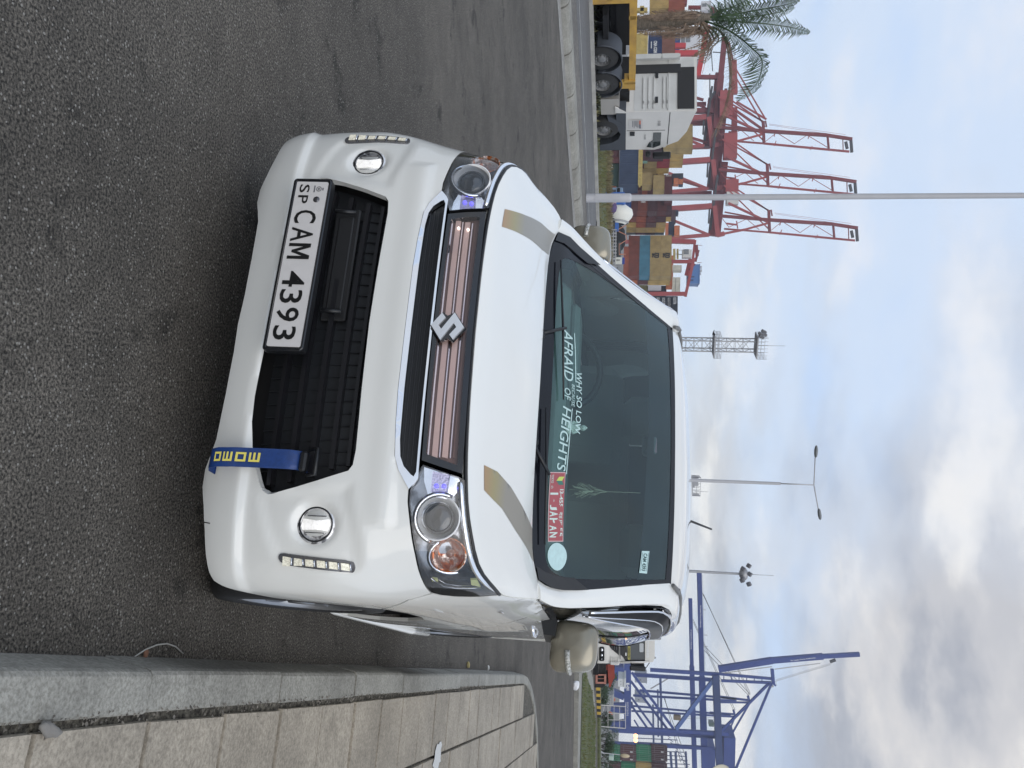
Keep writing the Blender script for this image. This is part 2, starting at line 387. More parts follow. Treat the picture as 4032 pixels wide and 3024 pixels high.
# ---- paints
PAINT=mat('white_car_paint',(.765,.765,.73),.22,coat=1.,spec=.5,var=.02,vscale=2.5)
BLK=mat('satin_black_plastic',(.012,.013,.015),.38,bump=.1,bscale=300)
GLB=mat('gloss_black_plastic',(.008,.009,.012),.08,coat=.5)
BRW=mat('bright_chrome',(.88,.90,.94),.16,.92)
DARK=mat('underbody_black',(.006,.006,.007),.8)
CHR=mat('polished_chrome',(.82,.83,.86),.07,1.)
SAT=mat('satin_reflector',(.62,.62,.64),.22,1.)
RUB=mat('tyre_rubber',(.018,.018,.019),.75,var=.3,vscale=20,bump=.3,bscale=120)
car=thing('parked_car','white compact hatchback parked by the kerb with gold bonnet tapes and number plate CAM 4393','car',(-.1574477,2.2580217,0),-.3413856)
HL=[(.456,.7455),(.488,.745),(.530,.752),(.583,.760),(.627,.768),(.667,.773),(.707,.779),(.735,.783),(.762,.789),(.776,.809),(.789,.845),(.797,.888),(.802,.932),(.811,.961),(.770,.954),(.721,.940),(.674,.924),(.624,.912),(.567,.902),(.524,.894),(.470,.887),(.424,.883),(.418,.874),(.388,.772)]
LG=[(0,.590),(.193,.593),(.287,.595),(.360,.596),(.400,.592),(.416,.582),(.443,.512),(.466,.446),(.485,.385),(.487,.368),(.477,.352),(.453,.339),(.410,.322),(.369,.308),(.294,.298),(.223,.296),(.100,.299),(0,.300)]
CHO=[(0,.690),(.186,.690),(.279,.693),(.370,.699),(.405,.711),(.454,.742)]
BOT=[(0,.198),(.09,.202),(.21,.200),(.30,.195),(.345,.192),(.39,.180),(.43,.166),(.48,.165),(.53,.180),(.60,.192),(.66,.198),(.72,.205),(.755,.214)]
ARCHF=[(.80,.272),(.865,.355),(.905,.45),(.945,.55),(.985,.612)]
ARCHB=[(1.0,.628),(1.09,.663),(1.22,.677),(1.36,.652),(1.47,.57),(1.54,.45),(1.57,.32),(1.58,.2)]
half=BOT+ARCHF+[(.816,.719),(.765,.786)]+[(a,b-.004) for a,b in HL[7:0:-1]]+[(.456,.7405)]+CHO[::-1]
panel('front_bumper',full(half),[full(LG)],body,PAINT,car,.0125,flange=.02)
FEN=[(.990,.618),(.820,.722),(.770,.790),(.781,.809),(.794,.845),(.802,.888),(.807,.932),(.815,.962),(.86,.982),(.92,1.010),(.985,1.032),(1.05,1.045),(1.11,1.052),(1.24,1.056),(1.32,1.02),(1.50,.86),(1.60,.72),(1.64,.55),(1.64,.30),(1.62,.21)]+ARCHB[::-1]
DOOR=[(1.246,1.056),(1.326,1.02),(1.506,.86),(1.606,.72),(1.646,.55),(1.646,.30),(1.64,.21),(2.5,.21),(2.5,1.06),(1.6,1.06)]
RA=[(3.67+.34*math.cos(a),max(.21,.30+.36*math.sin(a))) for a in [math.pi-i*math.pi/12 for i in range(13)]]
RD=[(2.506,.21)]+[(3.30,.21)]+[(3.30,.34)]+RA[1:5]+[(3.55,.80),(3.6,1.06),(2.506,1.06)]
RQ=[(3.606,1.06),(3.556,.80)]+RA[4:]+[(4.02,.24),(4.05,1.06)]
for sg in (1,-1):
    f_=(lambda P:P) if sg==1 else mx_
    panel('front_fender',f_(FEN),[],body,PAINT,car,.022,flange=.012)
    d=panel('front_door',f_(DOOR),[],body,PAINT,car,.05,flange=.012)
    panel('rear_door',f_(RD),[],body,PAINT,car,.06,flange=.012)
    panel('rear_quarter',f_(RQ),[],body,PAINT,car,.06,flange=.012)
    h_=MB();hx,hy,hz=.718*sg,1.32,.965
    h_.tube([(hx-.01*sg,hy-.08,hz),(hx+.014*sg,hy-.05,hz+.002),(hx+.018*sg,hy,hz+.003),(hx+.014*sg,hy+.06,hz+.002),(hx-.01*sg,hy+.09,hz)],.009,8);h_.build('door_handle',CHR,d)
    # side skirt
    k=MB();k.tube([(.690*sg,.98,.235),(.700*sg,1.1,.232),(.700*sg,2.3,.232),(.69*sg,2.66,.24)],.020,10);k.build('side_skirt',PAINT,car)
# rear end
tg=MB();rows=[]
pts=[(-.70+.14*i/1.4,0) for i in range(11)]
def tailf(u,v):
    x=(u*2-1);yy=3.395-.05*x*x-.14*max(0,v-.45)**1.2;return (x*(.665-.06*max(0,v-.5)**1.3*2),yy+.0-.02*(1-v),.24+v*1.30)
RWIN=[(.12,.62),(.88,.62),(.84,.96),(.16,.96)]
t_=panel('tailgate',[(0,0),(1,0),(1,1),(0,1)],[RWIN],tailf,PAINT,car,.06,flange=.02,flip=-1)
panel('rear_window',RWIN,[],inset(tailf,-.004),clear_mat('rear_glass',(.07,.08,.08),1.2,.02),car,.08,flange=0,flip=-1)
# bonnet
BO=[(-1,0)]+[(-1+.1*i,.012) for i in range(1,20)]+[(1,0),(.995,.25),(.99,.5),(.985,.75),(.985,.95),(.97,.985),(.93,.99)]+[(.9-.1*i,.995) for i in range(19)]+[(-.93,.99),(-.97,.985),(-.985,.95),(-.985,.75),(-.99,.5),(-.995,.25)]
BO=[(max(-.99,min(.99,a)),b) for a,b in BO]
bon=panel('bonnet',BO,[],bonnet,PAINT,car,.04,.035,flange=.02)
GOLD=mat('gold_reflective_tape',(.36,.33,.28),.35,.45)
_t=GOLD.node_tree;_x=_t.nodes.new('ShaderNodeTexCoord');_q=_t.nodes.new('ShaderNodeSeparateXYZ');_t.links.new(_x.outputs['Object'],_q.inputs[0]);_r=_t.nodes.new('ShaderNodeValToRGB');_r.color_ramp.elements[0].position=.12;_r.color_ramp.elements[0].color=(.46,.27,.16,1);_r.color_ramp.elements[1].position=.27;_r.color_ramp.elements[1].color=(.33,.31,.27,1);_e=_r.color_ramp.elements.new(.20);_e.color=(.38,.33,.18,1);_t.links.new(_q.outputs[1],_r.inputs[0]);_t.links.new(_r.outputs[0],_t.nodes['Principled BSDF'].inputs['Base Color'])
DR=[(.429,.184),(.511,.188),(.575,.427),(.662,.625),(.750,.855),(.815,.985),(.665,.985),(.572,.767),(.495,.556),(.445,.355)]
DL=[(-.539,.149),(-.459,.155),(-.518,.345),(-.586,.572),(-.647,.796),(-.708,.972),(-.787,.965),(-.862,.968),(-.764,.674),(-.647,.418),(-.586,.270)]
panel('tape_stripe',DR,[],bonnet,GOLD,bon,.04,flange=0,off=.0012)
panel('tape_stripe',DL[::-1],[],bonnet,GOLD,bon,.04,flange=0,off=.0012)
# black seals between lamps and bonnet
def seal(P,w=.008):
    mb=MB()
    for a,b in zip(P,P[1:]): mb.beam(a,b,w,w)
    return mb
sb=MB();sb.tube([tuple(Vector(skin(s/60,ztop(s/60)-.004))+Vector((0,.006,0))) for s in range(-48,49)],.006,6);sb.build('bonnet_seal',BLK,car)
# lower grille
lg=panel('lower_grille',full(LG),[],inset(skin,.055),mat('grille_recess',(.006,.007,.009),.5),car,.05,flange=0)
for z0,dz,w in ((.345,.012,.46),(.405,.014,.45),(.462,.014,.43),(.520,.014,.41),(.568,.010,.40)):
    panel('grille_slat',[(-w,z0),(w,z0),(w,z0+dz),(-w,z0+dz)],[],inset(skin,.028),mat('slat_black',(.008,.008,.010),.35),lg,.04,flange=.03)
mb=MB()
for i in range(-11,12): mb.beam(Vector(skin(i*.038,.31))+Vector((0,.048,0)),Vector(skin(i*.038*.92,.585))+Vector((0,.048,0)),.003,.006)
mb.build('grille_mesh',mat('grille_recess',(.006,.007,.009),.5),lg)
br=MB();br.cbox((-.20,.030,.470),(.36,.012,.075),.004);br.cbox((-.20,.022,.470),(.30,.008,.045),.003);br.build('plate_bracket',mat('bracket_plastic',(.013,.013,.014),.45,bump=.6,bscale=500),lg)
for x in (-.36,-.04): MB().tube([(x,.0,.44),(x,.01,.50)],.006,6).build('bracket_clip',BLK,lg)
hk=MB();hk.cbox((.40,.0,.462),(.055,.03,.02),.006);hk.tube([(.365,.0,.475),(.365,-.012,.500),(.435,-.012,.500),(.435,.0,.475)],.006,8);hk.build('tow_hook',BLK,car)
# bumper tow cover seam
TC=[(.575,.186),(.572,.255),(.560,.268),(.43,.262)]
sm=MB();sm.tube([tuple(Vector(body(a,b))+fnormal(body,a,b)*.0) for a,b in dens(TC,.02)[:-16]],.0016,5);sm.build('tow_cover_seam',BLK,car)
# chrome trim round the upper slit
SLT=[(0,.706),(.184,.706),(.324,.708),(.369,.713),(.395,.724),(.416,.744),(.421,.752),(.408,.7575),(0,.7575)]
CO=CHO+[(.436,.757),(.424,.7635),(.30,.7635),(0,.7635)]
gl=panel('upper_grille',full(SLT),[],inset(skin,.022),mat('grille_recess',(.006,.007,.009),.5),car,.05,flange=0)
for z0 in (.716,.728,.740): panel('grille_fin',[(-.39,z0),(.39,z0),(.39,z0+.003),(-.39,z0+.003)],[],inset(skin,.016),BLK,gl,.05,flange=.008)
panel('chrome_grille_trim',full(CO),[full(SLT)],inset(skin,-.004),CHR,car,.02,flange=.02)
# light bar
BAR=[(0,.766),(.376,.769),(.4065,.8755),(.30,.875),(0,.8725)]
LEN=[(0,.777),(.358,.779),(.384,.861),(0,.857)]
lb=panel('light_bar',full(BAR),[full(LEN)],inset(skin,.001),GLB,car,.04,flange=.02)
BRN=mat('smoked_bar_interior',(.19,.135,.12),.4,.3);PNK=mat('bar_light_guide',(.64,.55,.53),.3,.2,bump=.5,bscale=400,emit=(1,.88,.84),es=.10)
panel('bar_backing',full(LEN),[],inset(skin,.020),BRN,lb,.05,flange=0)
for z0,z1_,m_,d_ in ((.782,.786,CHR,.013),(.794,.809,PNK,.012),(.813,.816,CHR,.013),(.821,.836,PNK,.012),(.841,.844,CHR,.013),(.849,.853,BRN,.012)):
    panel('light_guide' if m_ is PNK else 'bar_rib',[(-.362,z0),(.362,z0),(.365,z1_),(-.365,z1_)],[],inset(skin,d_),m_,lb,.05,flange=.006)
clear_mat('smoked_lens',(.90,.80,.78),1.0,.03)
panel('bar_lens',full(LEN),[],skin,MATS['smoked_lens'],lb,.04,flange=0)
LED=mat('lit_led',(1,1,1),.3,emit=(1,.92,.85),es=3.)
for z in (.802,.829): MB().lathe([(0,-.001),(.0035,-.001),(.0035,.004)],Vector(skin(-.335,z))+Vector((0,.008,0)),(0,1,0),10).build('bar_led',LED,lb)
# emblem
EM=[(50,100),(96,70),(80,58),(52,77),(38,68),(100,32),(50,0),(4,30),(20,42),(48,23),(62,32),(0,68)]
ef=lambda d:(lambda a,b:((a-50)*.00084,.008-d+ (b/100)*.012,.764+b*.00090))
em=MB();em.prism([(a,b) for a,b in EM],ef(.008),ef(-.004));em.build('maker_emblem',mat('emblem_silver',(.80,.81,.83),.28,.7),car)
eb=MB();eb.prism([(50,104),(102,68),(90,52),(104,32),(50,-4),(-2,30),(10,46),(-4,68)],ef(.001),ef(-.01));eb.build('emblem_base',GLB,car)
# headlights
clear_mat('headlamp_glass',(.97,.98,1.),1.3,.01)
AMB=mat('amber_reflector',(.62,.20,.07),.16,.75,var=.7,vscale=55,col2=(.75,.62,.55),detail=1,lo=.45,hi=.55,bump=.8,bscale=70)
BLU=mat('blue_position_led',(.35,.35,.7),.2,emit=(.10,.08,1.),es=1.6)
YEL=mat('pale_yellow_marker',(.62,.66,.30),.3,.2,emit=(.8,.85,.4),es=.12)
PLN=mat('projector_glass',(.022,.028,.034),.06,coat=1.)
for sg in (1,-1):
    f_=(lambda P:P) if sg==1 else mx_
    sk=skin
    hou=panel('headlight',f_(HL),[],inset(skin,.040),mat('lamp_housing',(.42,.43,.45),.20,.75,var=.9,vscale=11,col2=(.05,.05,.055),lo=.42,hi=.56),car,.03,flange=0)
    rim=MB();L_=[Vector(skin(sg*a,b)) for a,b in dens(HL,.02)];L2=[q-fnormal(skin,sg*a,b)*.042 for (a,b),q in zip(dens(HL,.02),L_)]
    n_=len(L_);rim.add(L_+L2,[(i,(i+1)%n_,(i+1)%n_+n_,i+n_) for i in range(n_)]);rim.build('lamp_rim',BLK,hou)
    P3=lambda a,b,d=0:Vector(skin(sg*a,b))-fnormal(skin,sg*a,b)*d
    # upper chrome brow
    brow=[(.430,.866),(.470,.870),(.524,.877),(.567,.884),(.624,.894),(.674,.907),(.721,.925),(.770,.944),(.806,.957),(.770,.9505),(.721,.937),(.674,.921),(.624,.909),(.567,.899),(.524,.891),(.470,.884),(.428,.879)]
    bt=MB();bt.tube([P3(*crv([(a,b,0) for a,b in ((.428,.872),(.470,.877),(.524,.884),(.567,.891),(.624,.901),(.674,.914),(.721,.931),(.770,.947),(.803,.957))])(q/30)[:2],.004) for q in range(31)],[.0055]+[.0085]*24+[.007,.006,.005,.004,.003,.002],12);bt.build('chrome_brow',BRW,hou)
    # inner chrome bracket with the blue lamp
    blk=[(.402,.800),(.458,.798),(.466,.842),(.410,.846)]
    panel('chrome_inner_frame',f_([(.392,.776),(.43,.779),(.468,.792),(.476,.850),(.455,.868),(.424,.872),(.416,.868)]),[f_(blk)],inset(skin,.014),CHR,hou,.03,flange=.012)
    bl=panel('position_lamp',f_(blk),[],inset(skin,.022),mat('lamp_lilac_reflector',(.55,.52,.68),.2,.6,bump=.8,bscale=200),hou,.03,flange=0)
    for zz2 in (.812,.832): MB().lathe([(0,-.002),(.006,-.001),(.006,.004)],P3(.440,zz2,.019),(0,1,0),10).build('blue_led',BLU,hou)
    # projector
    c=P3(.528,.824,.026);axv=Vector((sg*.10,-1,0.02)).normalized()
    p_=MB();p_.lathe([(.060,.012),(.0605,.016),(.057,.017),(.053,.006),(.040,-.020),(.038,-.030)],c,axv,48);p_.build('projector_bowl',mat('pale_reflector',(.88,.88,.88),.45),hou)
    p_=MB();p_.lathe([(.040,-.020),(.041,.006),(.038,.010),(.0355,.007)],c,axv,40);p_.build('projector_ring',mat('ring_grey',(.09,.095,.10),.25,.4),hou)
    p_=MB();p_.lathe([(.0365,.004),(.030,.009),(.018,.0125),(.001,.0135)],c,axv,36);p_.build('projector_lens',PLN,hou)
    # turn lamp
    c2=P3(.632,.853,.022);ax2=Vector((sg*.42,-1,0)).normalized()
    p_=MB();p_.lathe([(.047,.010),(.045,.012),(.040,.002),(.030,-.012),(.012,-.018),(.001,-.018)],c2,ax2,36);p_.build('turn_lamp',AMB,hou)
    p_=MB();p_.lathe([(.001,.004),(.009,.003),(.011,-.004),(.011,-.016)],c2,ax2,20);p_.build('turn_bulb',mat('amber_bulb',(.30,.14,.09),.2,coat=.5),hou)
    # chrome arcs hugging both bowls
    tr=MB();tr.tube([P3(.528+.066*math.cos(t),.824+.062*math.sin(t),.012) for t in [R_(q) for q in range(150,345,12)]],.007,8);tr.tube([P3(.636+.052*math.cos(t),.851+.052*math.sin(t),.012) for t in [R_(q) for q in range(205,395,12)]],.007,8);tr.build('chrome_arcs',CHR,hou)
    # outer light pipe
    for pl in ([(.712,.800),(.724,.797),(.730,.812),(.716,.813)],[(.722,.897),(.748,.895),(.764,.918),(.722,.914)]): panel('marker_lens',f_(pl),[],inset(skin,.012),YEL,hou,.02,flange=.006)
    tr=MB();tr.tube([P3(a,b,.010) for a,b in ((.705,.796),(.722,.806),(.744,.822),(.756,.85),(.762,.90),(.768,.925))],.003,6);tr.tube([P3(a,b,.012) for a,b in ((.715,.815),(.735,.83),(.748,.86),(.752,.892))],.002,6);tr.build('marker_outline',SAT,hou)
    panel('lamp_lens',f_(HL),[],inset(skin,.0005),MATS['headlamp_glass'],hou,.02,flange=0)
    # fog lamp
    fc=Vector(body(sg*.557,.503));fa=Vector((sg*.12,-1,0)).normalized();fc=fc+fa*.001
    fl=MB();fl.lathe([(.052,.0),(.050,.006),(.0405,.004),(.036,-.004),(.001,-.012)],fc,fa,36);fo=fl.build('fog_lamp',mat('fog_reflector',(.75,.75,.76),.2,.5,var=.8,vscale=45,col2=(.16,.16,.17),detail=2,lo=.42,hi=.52),car)
    MB().lathe([(.042,.0055),(.046,.007),(.047,.002)],fc,fa,36).build('fog_bezel',BLK,fo)
    fm=MB();
    for i in (-1,0,1): fm.box(fc+Vector((i*.022,.002,0))+fa*.004,(.003,.006,.066-.014*abs(i)))
    fm.build('fog_reflector_ribs',CHR,fo)
    fb=MB();fb.prism([(-.013,-.036),(.006,-.039),(.016,-.034),(.014,.0),(.017,.034),(.0,.039),(-.014,.035),(-.009,.0)],lambda a,b:tuple(fc+Vector((a,-.0065,b))),lambda a,b:tuple(fc+Vector((a,-.003,b))));fb.build('fog_bulb',mat('lit_fog_bulb',(.9,.9,.9),.15,.3,var=.6,vscale=70,emit=(1,.98,.95),es=.7),fo)
    MB().lathe([(.041,.005),(.030,.010),(.001,.012)],fc,fa,30).build('fog_glass',MATS['headlamp_glass'],fo)
    # daytime strip
    DS=[(.644,.414),(.655,.411),(.668,.420),(.677,.449),(.685,.526),(.687,.604),(.682,.611),(.664,.613),(.650,.606),(.648,.527),(.642,.440),(.640,.425)]
    dr=panel('daytime_light',f_(smoothpoly(DS,1)),[],inset(body,-.005),mat('strip_grey',(.17,.17,.18),.25,.7),car,.008,flange=.02)
    for k in range(6):
        z0=.424+k*.0305;s0=.647+.0011*k+(.004 if k<1 else .003);s1=s0+.024
        cell=[(s0,z0),(s1,z0+.001),(s1+.001,z0+.022),(s0+.001,z0+.021)]
        panel('led_cell',f_(cell),[],inset(body,-.0085),mat('led_cell_glass',(.75,.74,.62),.15,.5,var=.6,vscale=180,col2=(.25,.24,.18),lo=.4,hi=.6,emit=(1,.97,.85),es=.40),dr,.02,flange=0)
        MB().tube([Vector(body(sg*a,b))+fnormal(body,sg*a,b)*.009 for a,b in ((s0+.002,z0+.0235),(s1-.002,z0+.0245))],.0022,6).build('cell_divider',CHR,dr)
# number plate
nO=Vector((-.437,-.052,.3215));nx=Vector((1,0,-.010));nz=Vector((0,.05,1)).normalized()
NF=plane_fn(nO,nx,nz)
def nplate(poly,d0,d1): 
    mb=MB();mb.prism(poly,lambda a,b:tuple(nO+nx*a+nz*b+Vector((0,-d0,0))),lambda a,b:tuple(nO+nx*a+nz*b+Vector((0,-d1,0))));return mb
def rrect(x0,y0_,x1,y1,r,n=4):
    o=[]
    for cx_,cy_,a0 in ((x1-r,y0_+r,-90),(x1-r,y1-r,0),(x0+r,y1-r,90),(x0+r,y0_+r,180)):
        o+=[(cx_+r*math.cos(R_(a0+90*i/n)),cy_+r*math.sin(R_(a0+90*i/n))) for i in range(n+1)]
    return o
npf=nplate(rrect(0,0,.543,.116,.010),.002,-.020).build('number_plate',BLK,car)
MB().tube([NF(a,b) for a,b in rrect(.006,.006,.537,.110,.008)+[rrect(.006,.006,.537,.110,.008)[0]]],.0045,6).build('plate_frame_lip',GLB,npf)
nplate(rrect(.012,.011,.531,.105,.005),.0045,.0).build('plate_face',mat('plate_white',(.62,.60,.585),.35,var=.06,vscale=30),npf)
INK=mat('plate_black_ink',(.010,.010,.010),.3)
for t,x0,x1,z0,z1_ in (('C',.107,.150,.022,.086),('A',.163,.209,.022,.086),('M',.215,.265,.022,.086),('4',.303,.352,.022,.086),('3',.360,.402,.022,.086),('9',.415,.457,.022,.086),('3',.470,.512,.022,.086),('S',.022,.049,.022,.052),('P',.058,.085,.022,.052)):
    text_on('plate_letters',t,[(x0,z0),(x1,z0),(x1,z1_),(x0,z1_)],NF,INK,npf,off=.0055,bold=.010)
MB().lathe([(.0,.006),(.0095,.006),(.0095,.0)],NF(.071,.078),(0,-1,0),16).build('plate_hologram',mat('hologram_grey',(.12,.12,.13),.2,.6),npf)
e_=MB();e_.lathe([(.006,.0055),(.0085,.0055)],NF(.036,.080),(0,-1,0),16);e_.lathe([(.0,.0055),(.0035,.0055)],NF(.036,.080),(0,-1,0),12);e_.box(NF(.036,.067),(.022,.011,.004));e_.box(NF(.036,.092),(.008,.011,.004));e_.build('plate_crest',mat('crest_grey',(.16,.16,.17),.4),npf)
# blue strap
STR=[(.050,.462),(.004,.458),(-.022,.440),(-.036,.36),(-.046,.31),(-.056,.265),(-.057,.235),(-.046,.220),(-.024,.212),(.0,.216)]
def strapf(a,b):
    idx=[i/(len(STR)-1) for i in range(len(STR))];y_=interp(idx,[q[0] for q in STR],b);z_=interp(idx,[q[1] for q in STR],b)
    return (.367+a*.052+.022*b,y_+.006,z_)
STM=mat('blue_webbing',(.010,.045,.19),.42,var=.25,vscale=90,bump=.4,bscale=600)
st=panel('tow_strap',[(0,0),(1,0),(1,1),(0,1)],[],strapf,STM,car,.12,.03,flange=.003,flip=-1)
YLW=mat('strap_yellow_print',(.72,.62,.12),.5)
def glyph(c,b0,b1):
    g=[]
    H0,H1=.26,.74;w=(b1-b0)
    R=lambda t0,t1,h0,h1:g.append([(H0+(H1-H0)*h0,b0+w*t0),(H0+(H1-H0)*h1,b0+w*t0),(H0+(H1-H0)*h1,b0+w*t1),(H0+(H1-H0)*h0,b0+w*t1)])
    if c=='m': R(0,1,.78,1);R(0,.2,0,.78);R(.4,.6,0,.78);R(.8,1,0,.78)
    else: R(0,1,.78,1);R(0,1,0,.22);R(0,.22,.22,.78);R(.78,1,.22,.78)
    mb=MB()
    for q in g: mb.add([tuple(Vector(strapf(*p))-fnormal(strapf,*p)*.0035) for p in q],[(0,1,2,3)])
    mb.build('strap_letter',YLW,st)
for c,b0 in zip('momo',(.345,.425,.505,.585)): glyph(c,b0,b0+.062)
# ---- roof, pillars, glass
r0=[(0,1.14,1.492),(0,1.25,1.527),(0,1.4,1.562),(0,1.8,1.606),(0,2.2,1.634),(0,2.7,1.638),(0,3.05,1.615),(0,3.27,1.555)]
r1=[(.28,1.154,1.490),(.28,1.25,1.523),(.285,1.4,1.556),(.29,1.8,1.598),(.29,2.2,1.624),(.29,2.7,1.626),(.29,3.05,1.603),(.28,3.26,1.545)]
r2=[(.44,1.178,1.4855),(.45,1.27,1.518),(.46,1.4,1.543),(.475,1.8,1.580),(.48,2.2,1.603),(.48,2.7,1.605),(.475,3.05,1.583),(.46,3.25,1.53)]
r3=[(.522,1.197,1.482),(.532,1.28,1.511),(.548,1.4,1.528),(.575,1.8,1.552),(.58,2.2,1.570),(.58,2.7,1.572),(.572,3.05,1.552),(.55,3.24,1.51)]
Bp=[(.668,.575,1.050),(.676,.66,1.085),(.670,.75,1.127),(.660,.83,1.168),(.644,.945,1.240),(.621,1.07,1.350),(.608,1.17,1.452)]
Br=[(.628,1.25,1.490),(.648,1.38,1.497),(.662,1.8,1.512),(.665,2.2,1.522),(.665,2.7,1.522),(.655,3.05,1.508),(.63,3.22,1.47)]
_tp=lambda P,k=.040,y0_=1.3:[(x*(1-k*max(0.,y-y0_)),y,z) for x,y,z in P]
r2,r3,Br=_tp(r2,.03),_tp(r3),_tp(Br)
Aa=A_+r3[1:];Bb=Bp+Br
def mid(a,b,t,o): return tuple(p*(1-t)+q*t+e for p,q,e in zip(a,b,o))
M1=[mid(a,b,.38,(.010,-.006,.010)) for a,b in zip(Aa,Bb)];M2=[mid(a,b,.76,(.014,-.004,.008)) for a,b in zip(Aa,Bb)]
roof=mirr(lambda u,v:loftR(u,v));_rf=loft([r0,r1,r2,r3])
def loftR(u,v): return _rf(u,v)
pil=loft([Aa,M1,M2,Bb])
rp=panel('roof',[(-1,0),(1,0),(1,1),(-1,1)],[],roof,PAINT,car,.04,.035,flange=.006)
pm=lambda fn:(lambda u,v:(-fn(u,v)[0],)+tuple(fn(u,v)[1:]))
belt=[(.676,.60,1.050),(.685,.68,1.054),(.692,.76,1.058),(.698,.85,1.06),(.707,1.0,1.062),(.709,1.12,1.062),(.710,1.25,1.062),(.711,1.32,1.062),(.712,1.45,1.062),(.712,1.8,1.062),(.712,2.2,1.062),(.712,2.7,1.062),(.710,3.05,1.062),(.705,3.25,1.062)]
def bow(a,b,y): return tuple((p+q)/2 for p,q in zip(a,b))
Mm=[mid(a,b,.5,(.020*min(1,max(0,(a[1]-.75)/.45)),0,0)) for a,b in zip(Bb,belt)]
belt=_tp(belt,.046,1.2);side=loft([Bb,Mm,belt])
FWN=[(.06,.26),(.0,.0)]
for sg in (1,-1):
    fn=pil if sg==1 else pm(pil);fs=side if sg==1 else pm(side);fl=1 if sg==1 else -1
    panel('windscreen_pillar',[(0,0),(1,0),(1,1),(0,1)],[],fn,PAINT,car,.045,.012,flange=.008,flip=fl)
    W1=[(.07,.22),(.06,.40),(.06,.685),(.93,.685),(.95,.12),(.70,.10),(.35,.16)]
    W2=[(.07,.705),(.07,.88),(.10,.91),(.9,.93),(.93,.705)]
    fr=panel('window_frame',[(0,0),(1,0),(1,1),(0,1)],[W1,W2],fs,GLB,car,.10,.02,flange=.01,flip=fl)
    clear_mat('side_glass',(.30,.33,.32),1.5,.02) if 'side_glass' not in MATS else None
    panel('side_window',W1,[],inset(fs,.004*fl),MATS['side_glass'],fr,.10,.02,flange=0,flip=fl)
    panel('side_window',W2,[],inset(fs,.004*fl),MATS['side_glass'],fr,.10,.02,flange=0,flip=fl)
    # smoked rain visor with bright lower lip
    v0=[(x*sg,y,z) for x,y,z in ((.672,.88,1.195),(.655,1.0,1.285),(.637,1.12,1.38),(.628,1.20,1.447),(.645,1.28,1.485),(.664,1.42,1.493),(.676,1.8,1.502),(.678,2.2,1.508),(.672,2.62,1.50))]
    v1=[(x*sg,y,z) for x,y,z in ((.698,.93,1.170),(.700,1.06,1.235),(.702,1.17,1.315),(.705,1.27,1.375),(.710,1.36,1.405),(.716,1.5,1.415),(.722,1.8,1.425),(.724,2.2,1.43),(.712,2.62,1.43))]
    v0=_tp([(a-.006*sg,b,c) for a,b,c in v0],.046,1.2);v1=_tp([(a-.020*sg,b,c) for a,b,c in v1],.046,1.2)
    vz=loft([v0,[mid(a,b,.5,(.012*sg,0,.004)) for a,b in zip(v0,v1)],v1])
    vp=panel('rain_visor',[(0,0),(1,0),(1,1),(0,1)],[],vz,mat('visor_smoke',(.010,.010,.012),.35,spec=.12),car,.12,.02,flange=.002,flip=fl)
    smc=lambda P:[crv([tuple(p) for p in P])(i/48) for i in range(49)]
    MB().tube(smc(v1),.0035,8).build('visor_trim',CHR,vp);MB().tube(smc([mid(a,b,.42,(.012*sg,0,.004)) for a,b in zip(v0,v1)]),.0025,8).build('visor_trim',CHR,vp);MB().tube(smc([Vector(q)+Vector((.005*sg,0,.002)) for q in v0]),.0045,8).build('visor_edge',CHR,vp)
    MB().tube([Vector(q)+Vector((-.004*sg,.01,.002)) for q in v0[3:]],.007,8).build('visor_clip_rail',CHR,vp)
    # mirror
    mc=Vector((.781*sg,.975,1.142))
    def sell(c,r,e,n=28,m=18,skew=0.):
        vs=[];fs2=[]
        pw=lambda t,e:math.copysign(abs(t)**e,t)
        for j in range(m+1):
            b=-math.pi/2+math.pi*j/m
            for i in range(n):
                a=2*math.pi*i/n;x=r[0]*pw(math.cos(b),e[0])*pw(math.cos(a),e[1]);z=r[2]*pw(math.cos(b),e[0])*pw(math.sin(a),e[1]);y=r[1]*pw(math.sin(b),e[0])
                vs.append((c[0]+x*(1-.06*z/r[2]),c[1]+y+.25*abs(x)**1.2*.6,c[2]+z+skew*x))
        for j in range(m):
            for i in range(n): fs2.append((j*n+i,j*n+(i+1)%n,(j+1)*n+(i+1)%n,(j+1)*n+i))
        return vs,fs2
    vs,f2=sell(mc,(.086,.060,.082),(.55,.5),40,24,-.05*sg)
    mm=MB();mm.add(vs,f2,True);mo=mm.build('door_mirror',mat('champagne_mirror_film',(.31,.285,.225),.24,.55,coat=.3,var=.10,vscale=5),car)
    arm=MB();arm.prism([(.675,1.022),(.750,1.040),(.752,1.080),(.700,1.085),(.668,1.060)],lambda a,b:(a*sg,.90,b),lambda a,b:((a+.02)*sg,1.0,b));arm.build('mirror_arm',BLK,mo)
    MB().tube([(.795*sg,.9125,1.122),(.825*sg,.916,1.124),(.852*sg,.927,1.127),(.869*sg,.955,1.131)],.0095,8).build('mirror_turn_lamp',mat('ribbed_clear_lens',(.62,.62,.58),.12,.3,var=.5,vscale=160,col2=(.25,.25,.23),lo=.42,hi=.58,bump=.8,bscale=250),mo)
    gp=MB();gp.add([(.71*sg,1.043,1.08),(.85*sg,1.06,1.08),(.85*sg,1.06,1.205),(.71*sg,1.043,1.205)],[(0,1,2,3)]);gp.build('mirror_glass',CHR,mo)
    # fender vent marker
    q=Vector(body(sg*1.115,.935));MB().cbox(q+Vector((.002*sg,0,0)),(.004,.045,.014),.002).build('side_marker_badge',SAT,car)
    # cowl trim at the lower corner of the screen
    ct=[(a,b) for a,b in zip(A_[:5],Bp[:5])]
